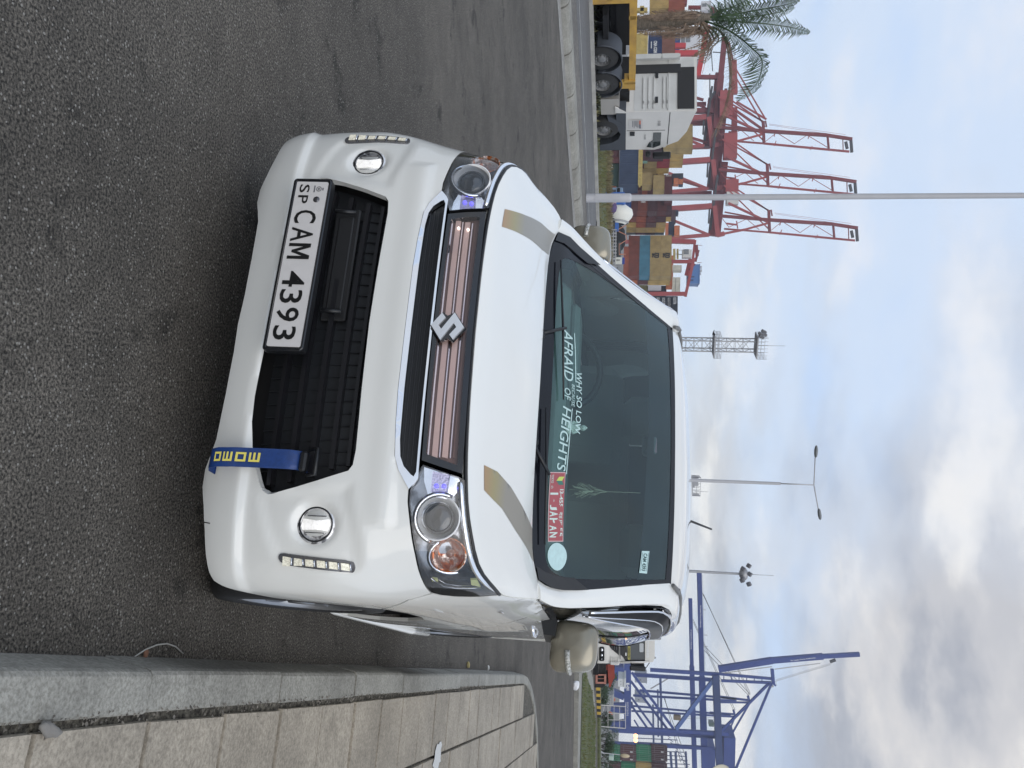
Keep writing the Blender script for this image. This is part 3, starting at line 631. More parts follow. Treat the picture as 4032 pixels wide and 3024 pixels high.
    tw=MB();o=[];inn=[Vector(screen(sg*.935,v)) for v in (-.0,.07,.14,.21,.27)];ou=[Vector((a[0]*sg,a[1],a[2])) for a in (A_[0],A_[1],A_[2],A_[3],(.603,.80,1.185))]
    o=[q+Vector((0,-.004,.006)) for q in inn]+[(q+Vector((.001*sg,-.004,.007))) for q in ou];tw.add(o,[(i,i+1,i+6,i+5) for i in range(4)],True);tw.build('cowl_side_trim',BLK,car)
# roof channel end caps at the screen corners
for sg in(1,-1): MB().tube([(.527*sg,1.195,1.490),(.54*sg,1.235,1.508),(.549*sg,1.28,1.5205)],[.007,.009,.006],8).build('roof_channel_cap',mat('grey_rubber',(.16,.16,.16),.5),car)
sh=MB();
for sg in(1,-1): sh.tube([(.535*sg,1.27,1.5165),(.552*sg,1.4,1.533),(.577*sg,1.8,1.557),(.583*sg,2.2,1.5745),(.583*sg,2.7,1.577),(.575*sg,3.05,1.557)],.006,6)
sh.build('roof_drip_channel',mat('grey_rubber',(.16,.16,.16),.5),car)
clear_mat('screen_glass',(.66,.84,.82),1.35,.02,1.5,(.80,.95,.96))
ws=panel('windscreen',[(-1,0),(1,0),(1,1),(-1,1)],[],screen,MATS['screen_glass'],car,.06,.05,flange=0)
FRI=[(-.94,.105),(-.6,.10),(0,.10),(.6,.098),(.92,.10),(.945,.20),(.955,.42),(.958,.74),(.6,.755),(.2,.768),(0,.775),(-.4,.782),(-.958,.755),(-.965,.5),(-.955,.25)]
frit=panel('windscreen_border',[(-1,0),(1,0),(1,1),(-1,1)],[smoothpoly([(-.80,.082),(-.5,.092),(0,.095),(.5,.094),(.84,.078),(.915,.105),(.935,.21),(.947,.45),(.956,.60),(.966,.80),(.972,.945),(.965,.955),(.5,.962),(0,.965),(-.5,.962),(-.965,.955),(-.972,.945),(-.966,.80),(-.962,.62),(-.945,.45),(-.90,.24),(-.86,.11)],1)],inset(screen,-.0012),mat('screen_frit',(.006,.007,.010),.12,spec=.35),ws,.05,.04,flange=0)
shade=panel('sun_shade_band',[(-.97,.760),(-.4,.785),(0,.772),(.6,.765),(.968,.735),(.972,.962),(0,.967),(-.972,.962)],[],inset(screen,.004),mat('shade_band',(.010,.012,.020),.6),ws,.06,.05,flange=0)
panel('screen_inner_edge',[(-.962,.10),(-.93,.10),(-.945,.25),(-.955,.50),(-.962,.75),(-.972,.75)],[],inset(screen,-.002),BLK,ws,.05,.04,flange=0)
sc=lambda *q:[tuple(p) for p in q]
WHT=mat('pale_green_decal',(.46,.62,.60),.4)
SD=dict(fn=screen,m=WHT,parent=ws,off=.002)
def serif(txt,q,bold=.006,shear=.28,**k): return text_on('screen_lettering',txt,q,screen,WHT,ws,off=.0022,bold=bold,shear=shear,**k)
serif('AFRAID',[(-.405,.146),(-.098,.166),(-.116,.222),(-.418,.212)])
serif('OF',[(-.058,.169),(.014,.171),(.003,.208),(-.068,.206)])
serif('HEIGHTS',[(.045,.165),(.405,.152),(.388,.208),(.036,.216)])
serif('WHY SO LOW',[(-.176,.240),(.178,.249),(.167,.281),(-.187,.276)],bold=.012)
serif('BECAUSE',[(-.096,.213),(.034,.215),(.028,.234),(-.102,.232)],bold=.0)
for a,b in (((-.412,.222),(-.298,.230)),((-.298,.230),(-.118,.236)),((.042,.219),(.401,.213))):
    P_=[(a[0],a[1]),(b[0],b[1]),(b[0],b[1]+.005),(a[0],a[1]+.005)];panel('decal_line',P_,[],inset(screen,-.0022),WHT,ws,.1,flange=0)
RED=mat('faded_red_plate',(.36,.085,.095),.5,var=.1,vscale=20);PNKE=mat('plate_pale_edge',(.62,.42,.42),.5);LGN=mat('plate_pale_letter',(.55,.66,.60),.5)
JP=[(.418,.112),(.772,.102),(.752,.212),(.393,.209)]
jp=panel('souvenir_plate',JP,[],inset(screen,-.0026),PNKE,ws,.08,flange=0)
def bil(Q,a,b): return ((1-b)*((1-a)*Q[0][0]+a*Q[1][0])+b*((1-a)*Q[3][0]+a*Q[2][0]),(1-b)*((1-a)*Q[0][1]+a*Q[1][1])+b*((1-a)*Q[3][1]+a*Q[2][1]))
def jq(a0,b0,a1,b1): return [bil(JP,a0,b0),bil(JP,a1,b0),bil(JP,a1,b1),bil(JP,a0,b1)]
panel('souvenir_plate_face',jq(.012,.04,.988,.96),[],inset(screen,-.0030),RED,jp,.08,flange=0)
def jt(t,a0,b0,a1,b1,bold=.03): text_on('souvenir_letters',t,jq(a0,b0,a1,b1),screen,LGN,jp,off=.0036,bold=bold)
jt('1',.30,.08,.33,.60);jt('-',.40,.30,.43,.42,.06)
for i,(c,a0) in enumerate(zip('JAPAN',(.475,.57,.665,.77,.865))): jt(c,a0,.08,a0+.075,.62)
jt('I3-455',.25,.70,.50,.93,.02);jt('55',.80,.70,.925,.93,.02)
try: jt('群馬',.575,.68,.775,.93,.0)
except Exception: pass
jt('TOKYO',.035,.08,.16,.24,.01);jt('の',.20,.08,.24,.24,0)
GRN=mat('beginner_green',(.05,.16,.13),.5);YEG=mat('beginner_yellow',(.50,.58,.12),.5)
panel('beginner_mark',[bil(JP,*q) for q in((.125,.42),(.125,.80),(.065,.93),(.065,.60))],[],inset(screen,-.0036),YEG,jp,.1,flange=0)
panel('beginner_mark',[bil(JP,*q) for q in((.125,.42),(.185,.60),(.185,.93),(.125,.80))],[],inset(screen,-.0036),GRN,jp,.1,flange=0)
panel('round_licence_disc',[(.836+.070*math.cos(t)-.012*math.sin(t),.166+.070*math.sin(t)) for t in [2*math.pi*i/28 for i in range(28)]],[],inset(screen,-.0026),mat('pale_teal_paper',(.50,.68,.67),.5,var=.12,vscale=60),ws,.08,flange=0)
cs=panel('permit_sticker',[(.780,.752),(.919,.738),(.926,.798),(.779,.810)],[],inset(screen,-.0026),mat('pale_teal_paper',(.50,.68,.67),.5),ws,.08,flange=0)
text_on('permit_lettering','CAM 4393',[(.795,.766),(.905,.754),(.910,.783),(.797,.794)],screen,mat('dark_green_ink',(.02,.06,.06),.5),cs,off=.0034,bold=.02)
for t in (.757,.803): panel('permit_rule',[(.79,t+.0),(.91,t-.012),(.91,t-.010),(.79,t+.002)],[],inset(screen,-.0034),MATS['dark_green_ink'],cs,.1,flange=0)
sn=MB();c0=Vector(screen(.06,.835))-fnormal(screen,.06,.835)*.03;sn.cbox(c0,(.075,.05,.055),.01);sn.build('mirror_sensor_block',mat('sensor_grey',(.10,.11,.13),.5),ws)
# cowl and wipers
cw=MB();a=[Vector(bonnet(u/20,1.0))+Vector((0,.0,-.006)) for u in range(-19,20)];b=[Vector(screen(max(-1,min(1,u/19.5)),.05))+Vector((0,0,-.004)) for u in range(-19,20)];c_=[(p+q)/2+Vector((0,0,-.022)) for p,q in zip(a,b)];n=len(a)
cw.add(a+c_+b,[(i,i+1,i+1+n,i+n) for i in range(n-1)]+[(n+i,n+i+1,n+i+1+n,i+n+n) for i in range(n-1)],True);cw.build('cowl_panel',BLK,car)
def wiper(p0,p1,q):
    w=MB();P0,P1=[Vector(screen(*t))+fnormal(screen,*t)*.014 for t in(p0,p1)];w.tube([P0,(P0+P1)/2+Vector((0,-.004,.004)),P1],[.003,.005,.003],6)
    w.tube([Vector(screen(*q))+fnormal(screen,*q)*.012,(P0*.5+P1*.5)+Vector((0,-.002,.014))],[.008,.005],6);w.lathe([(.001,.012),(.014,.010),(.016,-.01)],Vector(screen(*q))+Vector((0,-.004,.006)),(0,-.5,1),14);return w.build('wiper',BLK,car)
wiper((-.80,.062),(.02,.150),(-.30,-.02));wiper((.10,.052),(.80,.060),(.30,-.02))
# aerial
MB().tube([(.13,2.0,1.618),(.135,2.16,1.730)],[.006,.005],8).build('roof_aerial',BLK,car)
# cabin
SEAT=mat('seat_fabric',(.42,.43,.41),.8)
CAB=mat('cabin_dark_grey',(.030,.034,.036),.7);DSH=mat('dashboard_grey',(.22,.26,.26),.6,var=.2,vscale=6)
db=MB();db.cbox((0,1.0,1.00),(1.18,.40,.16),.06);db.cbox((-.32,1.0,1.09),(.36,.20,.05),.02);db.cbox((0,.74,1.02),(1.14,.26,.05),.02);dbo=db.build('dashboard',DSH,car)
for sg in(-1,1):
    s_=MB();s_.cbox((.31*sg,1.72,.98),(.48,.16,.62),.06,Matrix.Rotation(R_(-12),3,'X'));s_.cbox((.31*sg,1.50,.66),(.48,.50,.16),.05);s_.cbox((.31*sg,1.83,1.37),(.24,.09,.17),.04);s_.build('front_seat',mat('seat_fabric',(.085,.085,.083),.8),car)
s_=MB();s_.cbox((0,2.62,1.02),(1.1,.16,.60),.05);s_.cbox((0,2.35,.66),(1.1,.50,.16),.05);s_.build('rear_seat',mat('seat_fabric',(.085,.085,.083),.8),car)
sw=MB();ring=[(-.32+.17*math.cos(t),1.16+.05*math.sin(t),1.04+.15*math.sin(t)) for t in [2*math.pi*i/24 for i in range(25)]];sw.tube(ring,.014,8);sw.tube([(-.47,1.16,1.04),(-.17,1.16,1.04)],.012,6);sw.tube([(-.32,1.16,1.04),(-.32,1.0,.98)],.03,8);sw.build('steering_wheel',BLK,car)
# seated white figurine on the dash
fg=MB();fx,fy=.012,.90
fg.lathe([(.001,-.004),(.026,-.002),(.030,.006),(.024,.014),(.018,.020),(.015,.034),(.017,.042),(.010,.048),(.005,.051),(.011,.056),(.0115,.064),(.007,.072),(.001,.078)],(fx,fy,1.083),(0,0,1),20);fg.tube([(fx-.024,fy,1.091),(fx-.012,fy-.016,1.090),(fx+.014,fy-.014,1.090),(fx+.025,fy,1.091)],.007,8);fg.tube([(fx-.015,fy,1.124),(fx-.022,fy-.004,1.108),(fx-.006,fy-.014,1.101),(fx+.01,fy-.014,1.101),(fx+.022,fy-.004,1.108),(fx+.015,fy,1.124)],.005,8)
fo_=fg.build('seated_figurine',mat('white_resin',(.80,.80,.76),.5),None);fo_.matrix_world=Matrix.Translation(car.location)@Matrix.Rotation(-.3413856,4,'Z');tag(fo_,'small white seated figurine on the dashboard behind the windscreen','figurine')
ht=MB()
random.seed(3)
for k in range(46):
    a=random.uniform(0,6.28);z=random.uniform(1.14,1.24);r=.012+.022*(1-abs(z-1.18)/.06)
    ht.beam((.22,1.02,z),(.22+r*math.cos(a),1.02+r*math.sin(a),z-.03-random.random()*.02),.004,.001)
ht.tube([(.22,1.02,1.36),(.22,1.02,1.12)],.0015,5)
hto=ht.build('hanging_charm',mat('straw_feather',(.38,.36,.28),.8),None);hto.matrix_world=fo_.matrix_world.copy();tag(hto,'feathery straw charm hanging inside the windscreen','charm')
cb=MB();cb.b2((-.56,3.18,.30),(.56,3.20,1.49));cb.b2((-.60,.92,.40),(.60,3.2,.46));cb.b2((-.50,.105,.20),(.50,.30,.68));cb.b2((-.52,.30,.19),(.52,3.15,.40));cb.b2((-.50,.30,.38),(.50,.90,.86));cb.b2((-.625,1.02,.24),(-.585,3.1,1.0));cb.b2((.585,1.02,.24),(.625,3.1,1.0));cb.b2((-.60,2.7,.70),(-.50,3.15,.9));cb.b2((.50,2.7,.70),(.60,3.15,.9))  # dark underbody boxes plus an unseen rear panel, added to block light
cb.build('underbody_light_block',DARK,car)
for sg in(1,-1):
    li=MB();prof=[(y,z) for y,z in [(.60+.36*math.cos(t),.31+.37*math.sin(t)) for t in [R_(q) for q in range(-20,201,15)]]]
    o=[(sg*.50,y,z) for y,z in prof]+[(sg*.715,y,z) for y,z in prof];n=len(prof);li.add(o,[(i,i+1,i+1+n,i+n) for i in range(n-1)],True);li.add([(sg*.50,y,z) for y,z in prof],[tuple(range(n))]);li.build('wheel_liner',DARK,car)
hd=MB();hd.add([(-.55,1.22,1.485),(.55,1.22,1.485),(.60,1.5,1.495),(.60,3.1,1.50),(-.60,3.1,1.50),(-.60,1.5,1.495)],[(0,1,2,3,4,5)]);hd.build('headliner',mat('headliner_grey',(.30,.30,.29),.9),car)
# wheels
RIM=mat('alloy_grey',(.30,.31,.33),.3,.8)
def wheel(x,y,sg,R=.283,wd=.165):
    w=thing('wheel','x','x') if False else None
    t=MB();o=.5*wd
    prof=[(R*.70,-o),(R*.93,-o),(R*.985,-o+.018),(R,-o+.035),(R,o-.035),(R*.985,o-.018),(R*.93,o),(R*.74,o+.004),(R*.70,o-.004),(R*.69,0)]
    t.lathe(prof,(x,y,R),(sg,0,0),56);tt=t.build('wheel',RUB,car)
    r_=MB();r_.lathe([(R*.69,-o+.01),(R*.66,o-.05),(R*.68,o-.006),(R*.72,o-.001),(R*.70,o-.006)],(x,y,R),(sg,0,0),48)
    for k in range(7):
        a=2*math.pi*k/7;r_.beam((x+sg*(o-.035),y+R*.12*math.cos(a),R+R*.12*math.sin(a)),(x+sg*(o-.022),y+R*.69*math.cos(a),R+R*.69*math.sin(a)),.045,.018,up=(sg,0,0))
    r_.lathe([(.001,o-.004),(R*.15,o-.006),(R*.18,o-.03)],(x,y,R),(sg,0,0),24);r_.build('rim',RIM,tt)
    return tt
for y in (.60,3.025):
    for sg in (1,-1): wheel(sg*(.642 if y<1 else .590),y,sg)
# ------------------------------------------------------------------ ground, roads, kerbs
def ground_mat(name,base,c2,rough=.85,fine=70.,fleck=None,fl_scale=45,bumps=.5,big=.25,bigscale=.8,hi2=None,stain=False):
    m=bpy.data.materials.new(name);m.use_nodes=True;t=m.node_tree;b=t.nodes['Principled BSDF'];b.inputs['Roughness'].default_value=rough;b.inputs['Specular IOR Level'].default_value=.35
    tcn=t.nodes.new('ShaderNodeTexCoord');src=tcn.outputs['Object']
    def noi(s,d=4,r=.6):
        n=t.nodes.new('ShaderNodeTexNoise');n.inputs['Scale'].default_value=s;n.inputs['Detail'].default_value=d;n.inputs['Roughness'].default_value=r;t.links.new(src,n.inputs['Vector']);return n.outputs['Fac']
    def rmp(f,st):
        n=t.nodes.new('ShaderNodeValToRGB');e=n.color_ramp
        while len(e.elements)<len(st): e.elements.new(.5)
        for q,(p,c) in zip(e.elements,st): q.position=p;q.color=(c+(1,)) if isinstance(c,tuple) else (c,c,c,1)
        t.links.new(f,n.inputs[0]);return n.outputs[0]
    def mix(f,a,c,mode='MIX'):
        n=t.nodes.new('ShaderNodeMixRGB');n.blend_type=mode
        for i,q in enumerate((f,a,c)):
            if isinstance(q,(int,float)): n.inputs[i].default_value=q
            elif isinstance(q,tuple): n.inputs[i].default_value=q+(1,)
            else: t.links.new(q,n.inputs[i])
        return n.outputs[0]
    f1=noi(fine,3,.7);c=rmp(f1,[(.38,c2),(.52,base),(.68,tuple(min(1,q*(hi2 or 2.1)) for q in base))])
    c=mix(1.,c,rmp(noi(bigscale,5,.65),[(.3,1-big),(.7,1+big*.6)]),'MULTIPLY')
    c=mix(1.,c,rmp(noi(bigscale*9,3,.6),[(.3,1-big*.6),(.7,1.)]),'MULTIPLY')
    if stain:
        c=mix(1.,c,rmp(noi(2.6,6,.7),[(.34,.42),(.42,1.)]),'MULTIPLY');c=mix(1.,c,rmp(noi(.45,3,.5),[(.35,.80),(.6,1.1)]),'MULTIPLY')
    if fleck:
        v=t.nodes.new('ShaderNodeTexVoronoi');v.inputs['Scale'].default_value=fl_scale;t.links.new(src,v.inputs['Vector'])
        sp=t.nodes.new('ShaderNodeSeparateColor');t.links.new(v.outputs['Color'],sp.inputs[0])
        a=t.nodes.new('ShaderNodeMath');a.operation='GREATER_THAN';a.inputs[1].default_value=.93;t.links.new(sp.outputs[0],a.inputs[0])
        d=t.nodes.new('ShaderNodeMath');d.operation='LESS_THAN';d.inputs[1].default_value=.42;t.links.new(v.outputs['Distance'],d.inputs[0])
        mm_=t.nodes.new('ShaderNodeMath');mm_.operation='MULTIPLY';t.links.new(a.outputs[0],mm_.inputs[0]);t.links.new(d.outputs[0],mm_.inputs[1])
        c=mix(mm_.outputs[0],c,fleck)
    t.links.new(c,b.inputs['Base Color'])
    bp=t.nodes.new('ShaderNodeBump');bp.inputs['Strength'].default_value=bumps;bp.inputs['Distance'].default_value=.006;t.links.new(f1,bp.inputs['Height']);t.links.new(bp.outputs[0],b.inputs['Normal'])
    MATS[name]=m;return m
ASP=ground_mat('asphalt',(.122,.109,.092),(.019,.0175,.015),.85,135,(.26,.245,.22),130,1.,.34,1.1,2.1,stain=True)
ASP2=ground_mat('worn_asphalt',(.15,.148,.147),(.10,.10,.10),.8,30,None,45,.4,.18,.4,1.5)
CON=ground_mat('kerb_concrete',(.32,.31,.275),(.235,.225,.195),.9,100,None,45,.45,.30,2.6,1.2)
PAV=ground_mat('paver_concrete',(.385,.34,.275),(.29,.255,.205),.92,70,None,90,.5,.30,2.2,1.2)
SOIL=ground_mat('joint_grit',(.11,.10,.08),(.035,.03,.025),.95,60,(.34,.31,.27),70,1.,.3,2.)
GRS=ground_mat('grass_ground',(.105,.115,.045),(.05,.06,.022),.95,8,None,20,.5,.35,.25,1.5)
DRY=ground_mat('dry_grass_ground',(.19,.165,.09),(.09,.085,.04),.95,6,None,20,.5,.35,.3,1.4)
YARD=ground_mat('yard_concrete',(.20,.19,.175),(.15,.14,.13),.95,3,None,20,.2,.2,.05,1.3)
def flat(name,poly,z,m,kind='structure',zb=None,bev=0):
    mb=MB()
    r=delaunay_2d_cdt([Vector(q) for q in poly],[],[list(range(len(poly)))],1,1e-6)
    mb.add([(q[0],q[1],z) for q in r[0]],[tuple(t) for t in r[2]])
    if zb is not None:
        n=len(poly);mb.add([(x,y,z) for x,y in poly]+[(x,y,zb) for x,y in poly],[(i,(i+1)%n,(i+1)%n+n,i+n) for i in range(n)])
    o=mb.build(name,m);return tag(o,kind=kind)
# one sheet to the horizon, low port land beyond the road embankment
PL=[(-90,-60),(120,-60),(120,78),(34,66),(22,58),(6,60),(0,58),(-4.5,53),(-10.2,40),(-22,36),(-90,36)]
hm=MB();n=len(PL);outr=[(x*1.02+(3 if x>0 else -3),y+8 if y>0 else y-8) for x,y in PL]
big=[(-6000,-3000),(6000,-3000),(6000,9000),(-6000,9000)]
hm.add([(x,y,-3.6) for x,y in big],[(0,1,2,3)]);hm.add([(x,y,-.012) for x,y in PL]+[(x,y,-3.7) for x,y in outr],[(i,(i+1)%n,(i+1)%n+n,i+n) for i in range(n)])
tag(hm.build('ground',YARD),kind='structure')
road=flat('road',PL,0.,ASP)
# right hand pavement
K0=Vector((.596,1.618));dK=Vector((3.18,9.337)).normalized();nK=Vector((dK.y,-dK.x))
def kp(u,w): q=K0+dK*u+nK*w;return (q.x,q.y)
def side_of(q): d=Vector(q)-K0;return d.dot(dK),d.dot(nK)
L0=9.05
curve=[];cx_,cw=L0,2.6
for i in range(0,11):
    a=math.pi*.5*i/10*.92;curve.append((cx_+3.2*math.sin(a),cw*(1-math.cos(a))))
curve+=[(curve[-1][0]+.5,curve[-1][1]+1.5),(curve[-1][0]+.9,curve[-1][1]+6)]
edge=[(-4.5,0.)]+curve
KW=.125
def offc(P,d):
    o=[]
    for i,p in enumerate(P):
        a=Vector(P[max(0,i-1)]);b=Vector(P[min(len(P)-1,i+1)]);t=(b-a).normalized();nn=Vector((-t.y,t.x));o.append((p[0]+nn.x*d,p[1]+nn.y*d))
    return o
# kerb stones, each with its own faces, joints left open
km=MB();path=[]
for a,b in zip(edge,edge[1:]):
    L=math.dist(a,b);k=max(1,int(L/.05))
    path+=[(a[0]+(b[0]-a[0])*i/k,a[1]+(b[1]-a[1])*i/k) for i in range(k)]
path.append(edge[-1]);cum=[0]
for a,b in zip(path,path[1:]): cum.append(cum[-1]+math.dist(a,b))
def pat(s):
    for i in range(len(path)-1):
        if cum[i+1]>=s: break
    t=(s-cum[i])/(cum[i+1]-cum[i]);a,b=path[i],path[i+1];d=(Vector(b)-Vector(a)).normalized()
    return Vector(a)*(1-t)+Vector(b)*t,Vector((-d.y,d.x))
random.seed(11)
s=.55;j=0;H=.14
while s<cum[-1]-1:
    ln=.868 if s<13.5 else .5;e=s+ln-.009;k=5
    rows=[];dz=random.uniform(-.004,.004);dw=random.uniform(-.003,.003)
    for i in range(k+1):
        p,nn=pat(s+(e-s)*i/k)
        r=[]
        for w,z in ((-.004,-.01),(.020,H-.018),(.026,H-.006),(.036,H),(KW-.006,H+.001),(KW,H-.006),(KW,-.01)):
            q=p+nn*(w+dw);x,y=kp(q.x,q.y);r.append((x,y,z+(dz if z>.05 else 0)))
        rows.append(r)
    m_=len(rows[0]);km.add([q for r in rows for q in r],[(i*m_+a,i*m_+a+1,(i+1)*m_+a+1,(i+1)*m_+a) for i in range(k) for a in range(m_-1)]+[tuple(range(m_)),tuple(range(k*m_,k*m_+m_))])
    s+=ln;j+=1
tag(km.build('kerb',CON),kind='structure')
inner=offc(path[::6],KW-.01)
pv=[kp(*q) for q in inner]+[kp(20,16),kp(-4.5,16)]
flat('pavement',pv,H-.018,SOIL)
inn2=offc(path[::6],KW+.004)+[(20,16),(-4.5,16)]
pm_=MB();random.seed(5)
colx=.134;wds=[.385,.40,.40,.40,.40,.40,.40,.40,.40,.40]
for c,wd in enumerate([.39]+[.42]*16):
    u=-4.4+(.2 if c%2 else 0)
    while u<16:
        ln=.437;g=.020
        P=[(u+g/2,colx+g/2),(u+ln-g/2,colx+g/2),(u+ln-g/2,colx+wd-g/2),(u+g/2,colx+wd-g/2)]
        P=[(a+random.uniform(-.003,.003),b+(random.uniform(0,.008) if (c==0 and i<2) else 0)) for i,(a,b) in enumerate(P)]
        if all(pip(q,inn2) for q in P):
            dz=random.uniform(-.003,.003);top=[kp(*q)+(H+.001+dz+random.uniform(-.001,.001),) for q in P];ct=Vector((sum(q[0] for q in top)/4,sum(q[1] for q in top)/4,0))
            bt=[(ct.x+(x-ct.x)*1.008,ct.y+(y-ct.y)*1.008,H-.016) for x,y,z in top];pm_.add(top+bt,[(0,1,2,3)]+[(i,(i+1)%4,(i+1)%4+4,i+4) for i in range(4)])
        u+=ln
    colx+=wd
tag(pm_.build('pavement_blocks',PAV),kind='structure')
# white spill on the blocks, small stone, curled wire, litter
def blobpoly(c,r,n=22,seed=1,el=1.):
    random.seed(seed);return [(c[0]+r*el*math.cos(t)*random.uniform(.7,1.15),c[1]+r*math.sin(t)*random.uniform(.7,1.15)) for t in [2*math.pi*i/n for i in range(n)]]
c=gnd(1718,2985,.14);sp=flat('paint_spill',blobpoly((c.x,c.y),.13,seed=4,el=.7),.1475,mat('spilled_white',(.55,.55,.53),.8),kind=None);del_=sp;tag(sp,'pale dried paint spill on the pavement blocks','paint spill')
def rock(c,r,seed,m,name,label,cat,sc=(1,1,1),rz=0.,group=None):
    bm=bmesh.new();bmesh.ops.create_icosphere(bm,subdivisions=3,radius=1);random.seed(seed);o=Vector((random.random()*50,3,9))
    for v in bm.verts: v.co*=1+.35*mnoise.noise(v.co*1.3+o)+.12*mnoise.noise(v.co*4+o)
    M=Matrix.Rotation(rz,3,'Z')
    for v in bm.verts: v.co=M@Vector((v.co.x*sc[0],v.co.y*sc[1],v.co.z*sc[2]))*r
    me=bpy.data.meshes.new(name);bm.to_mesh(me);bm.free();me.materials.append(m)
    for p in me.polygons:p.use_smooth=True
    o=bpy.data.objects.new(name,me);COL.objects.link(o);o.location=c;return tag(o,label,cat,group)
c=gnd(178,2872,.145);rock((c.x,c.y,.155),.036,3,mat('chip_stone',(.20,.19,.175),.9,bump=.6,bscale=60),'stone_chip','flat grey stone chip lying across the kerb joint','stone',(1.0,.36,.38),.9)
pw_=[gnd(x,y,.004) for x,y in ((528,2585),(560,2557),(600,2538),(640,2533),(680,2545),(718,2573))]
w=MB();w.tube([(q.x,q.y,.006+.012*math.sin(i*.63)) for i,q in enumerate(pw_)],.0022,6);tag(w.build('curled_strap',mat('grey_strap',(.42,.41,.38),.5)),'thin curled plastic strap lying on the road beside the kerb','strap')
c=gnd(570,2572,0);rock((c.x,c.y,.004),.014,9,mat('dry_leaf',(.26,.13,.08),.8),'dry_leaf','small brown dry leaf inside the curled strap','leaf',(1,.8,.25))
for i,(X,Y,l) in enumerate(((1838,2617,'yellowish litter scrap on the road beside the kerb'),(1917,2630,'white crumpled litter at the end of the kerb'))):
    c=gnd(X,Y,0);rock((c.x,c.y,.012),.03,20+i,mat('litter_%s'%('yellow' if i==0 else 'white'),((.45,.38,.18) if i==0 else (.6,.6,.58)),.8),'litter',l,'litter',(1,.5,.5),.3)
c=gnd(2258,2698,0);rock((c.x,c.y,.06),.13,31,mat('white_bag',(.75,.75,.76),.7),'plastic_bag','white plastic bag on the road before the grass island','bag',(1.1,.8,.8))
# loose grit along the kerb joint
gm=MB();random.seed(8)
for k in range(900):
    s_=random.uniform(2.2,10.5);w=abs(random.gauss(0,.016))+KW-.012 if random.random()<.8 else random.uniform(-.05,-.005)
    p,nn=pat(s_);q=p+nn*w;x,y=kp(q.x,q.y);r=random.uniform(.002,.0055);z=H if w>0 else .001
    gm.add([(x-r,y,z),(x+r,y-r*.5,z),(x,y+r,z),(x,y,z+r*1.3)],[(0,1,3),(1,2,3),(2,0,3)])
tag(gm.build('grit',mat('grit_stone',(.24,.22,.19),.9,var=.7,vscale=40,col2=(.06,.055,.05))),kind='stuff')
# left: kerb of the central reserve and the road beyond
OL=Vector((-4.6,17.21));dL=Vector((.46,.888)).normalized();nL=Vector((-dL.y,dL.x))
def lp(u,w): q=OL+dL*u+nL*w;return (q.x,q.y)
def lrect(u0,u1,w0,w1): return [lp(u0,w0),lp(u1,w0),lp(u1,w1),lp(u0,w1)]
WP=mat('worn_road_paint',(.55,.54,.50),.8,var=.5,vscale=4,detail=6)
flat('road_edge_line',lrect(-34,15,0,.055),.0045,WP);flat('gutter',lrect(-34,15,.055,.47),.003,ground_mat('gutter_concrete',(.30,.285,.26),(.20,.19,.175),.9,22,None,45,.3,.25,.5,1.3))
kl=MB();u=-34.+.13
while u<15:
    e=u+.985;rows=[]
    for t in (u,e):
        rows.append([lp(t,w)+(z,) for w,z in ((.45,0),(.50,.085),(.56,.125),(.66,.145),(.86,.15),(.94,.14),(.98,.10),(.99,0))])
    m_=8;kl.add(rows[0]+rows[1],[(a,a+1,a+1+m_,a+m_) for a in range(m_-1)]+[tuple(range(m_)),tuple(range(m_,2*m_))]);u+=1.02
tag(kl.build('reserve_kerb',CON),kind='structure')
flat('central_reserve',lrect(-34,15,.99,3.7),.004,ground_mat('reserve_dirt',(.19,.178,.16),(.12,.11,.10),.95,14,None,45,.4,.3,.6,1.4))
flat('far_road',lrect(-40,18,3.7,7.8),.008,ASP2);flat('far_road_line',lrect(-40,18,4.35,4.45),.0125,WP)
k2=MB();k2.add([lp(a,w)+(z,) for a in(-40,18) for w,z in((7.8,.0),(7.85,.10),(8.1,.11),(8.15,.0))],[(0,1,5,4),(1,2,6,5),(2,3,7,6)]);tag(k2.build('far_kerb',mat('pale_kerb',(.36,.35,.32),.9,var=.3,vscale=2)),kind='structure')
vg=[lp(-30,8.15),lp(18,8.15),lp(24,9),(0,57.5),(-4.5,52.6),(-10.2,39.8),(-20,34),(-30,30)]
flat('grass_verge',vg,.02,GRS)
def grass(name,region,n,hgt,m,seed,z=.0):
    random.seed(seed);mb=MB();xs=[q[0] for q in region];ys=[q[1] for q in region];k=0
    while k<n:
        x=random.uniform(min(xs),max(xs));y=random.uniform(min(ys),max(ys))
        if not pip((x,y),region): continue
        if mnoise.noise(Vector((x*.35,y*.35,seed)))<-.12 and random.random()<.8: continue
        k+=1;h=hgt*random.uniform(.4,1.3);a=random.uniform(0,math.pi);w=h*.45
        for b in (a,a+1.2):
            dx,dy=math.cos(b)*w,math.sin(b)*w;ox,oy=random.uniform(-w,w),random.uniform(-w,w)
            mb.add([(x-dx*.3,y-dy*.3,z),(x+dx*.3,y+dy*.3,z),(x+ox,y+oy,z+h)],[(0,1,2)])
    return tag(mb.build(name,m,fixn=False),kind='stuff')
GB=mat('grass_blades',(.16,.18,.07),.9,var=.6,vscale=.5,col2=(.20,.17,.09));
grass('verge_grass',vg,9000,.16,GB,3,.02)
DS_=[(-10.4,39.6),(-4.6,52.4),(-7.5,50),(-12,40.5),(-20,34.6),(-20,33.5)]
grass('dry_weeds',[(-13,34),(-4.6,52.3),(-8,48),(-20,34.4)],2200,.28,mat('dry_blades',(.26,.22,.12),.9,var=.5,vscale=.6),4,.02)
flat('drain_slab',[tuple(gnd(x,y,.03).xy) for x,y in ((2350,870),(2360,870),(2358,925),(2348,925))],.035,MATS['pale_kerb'])
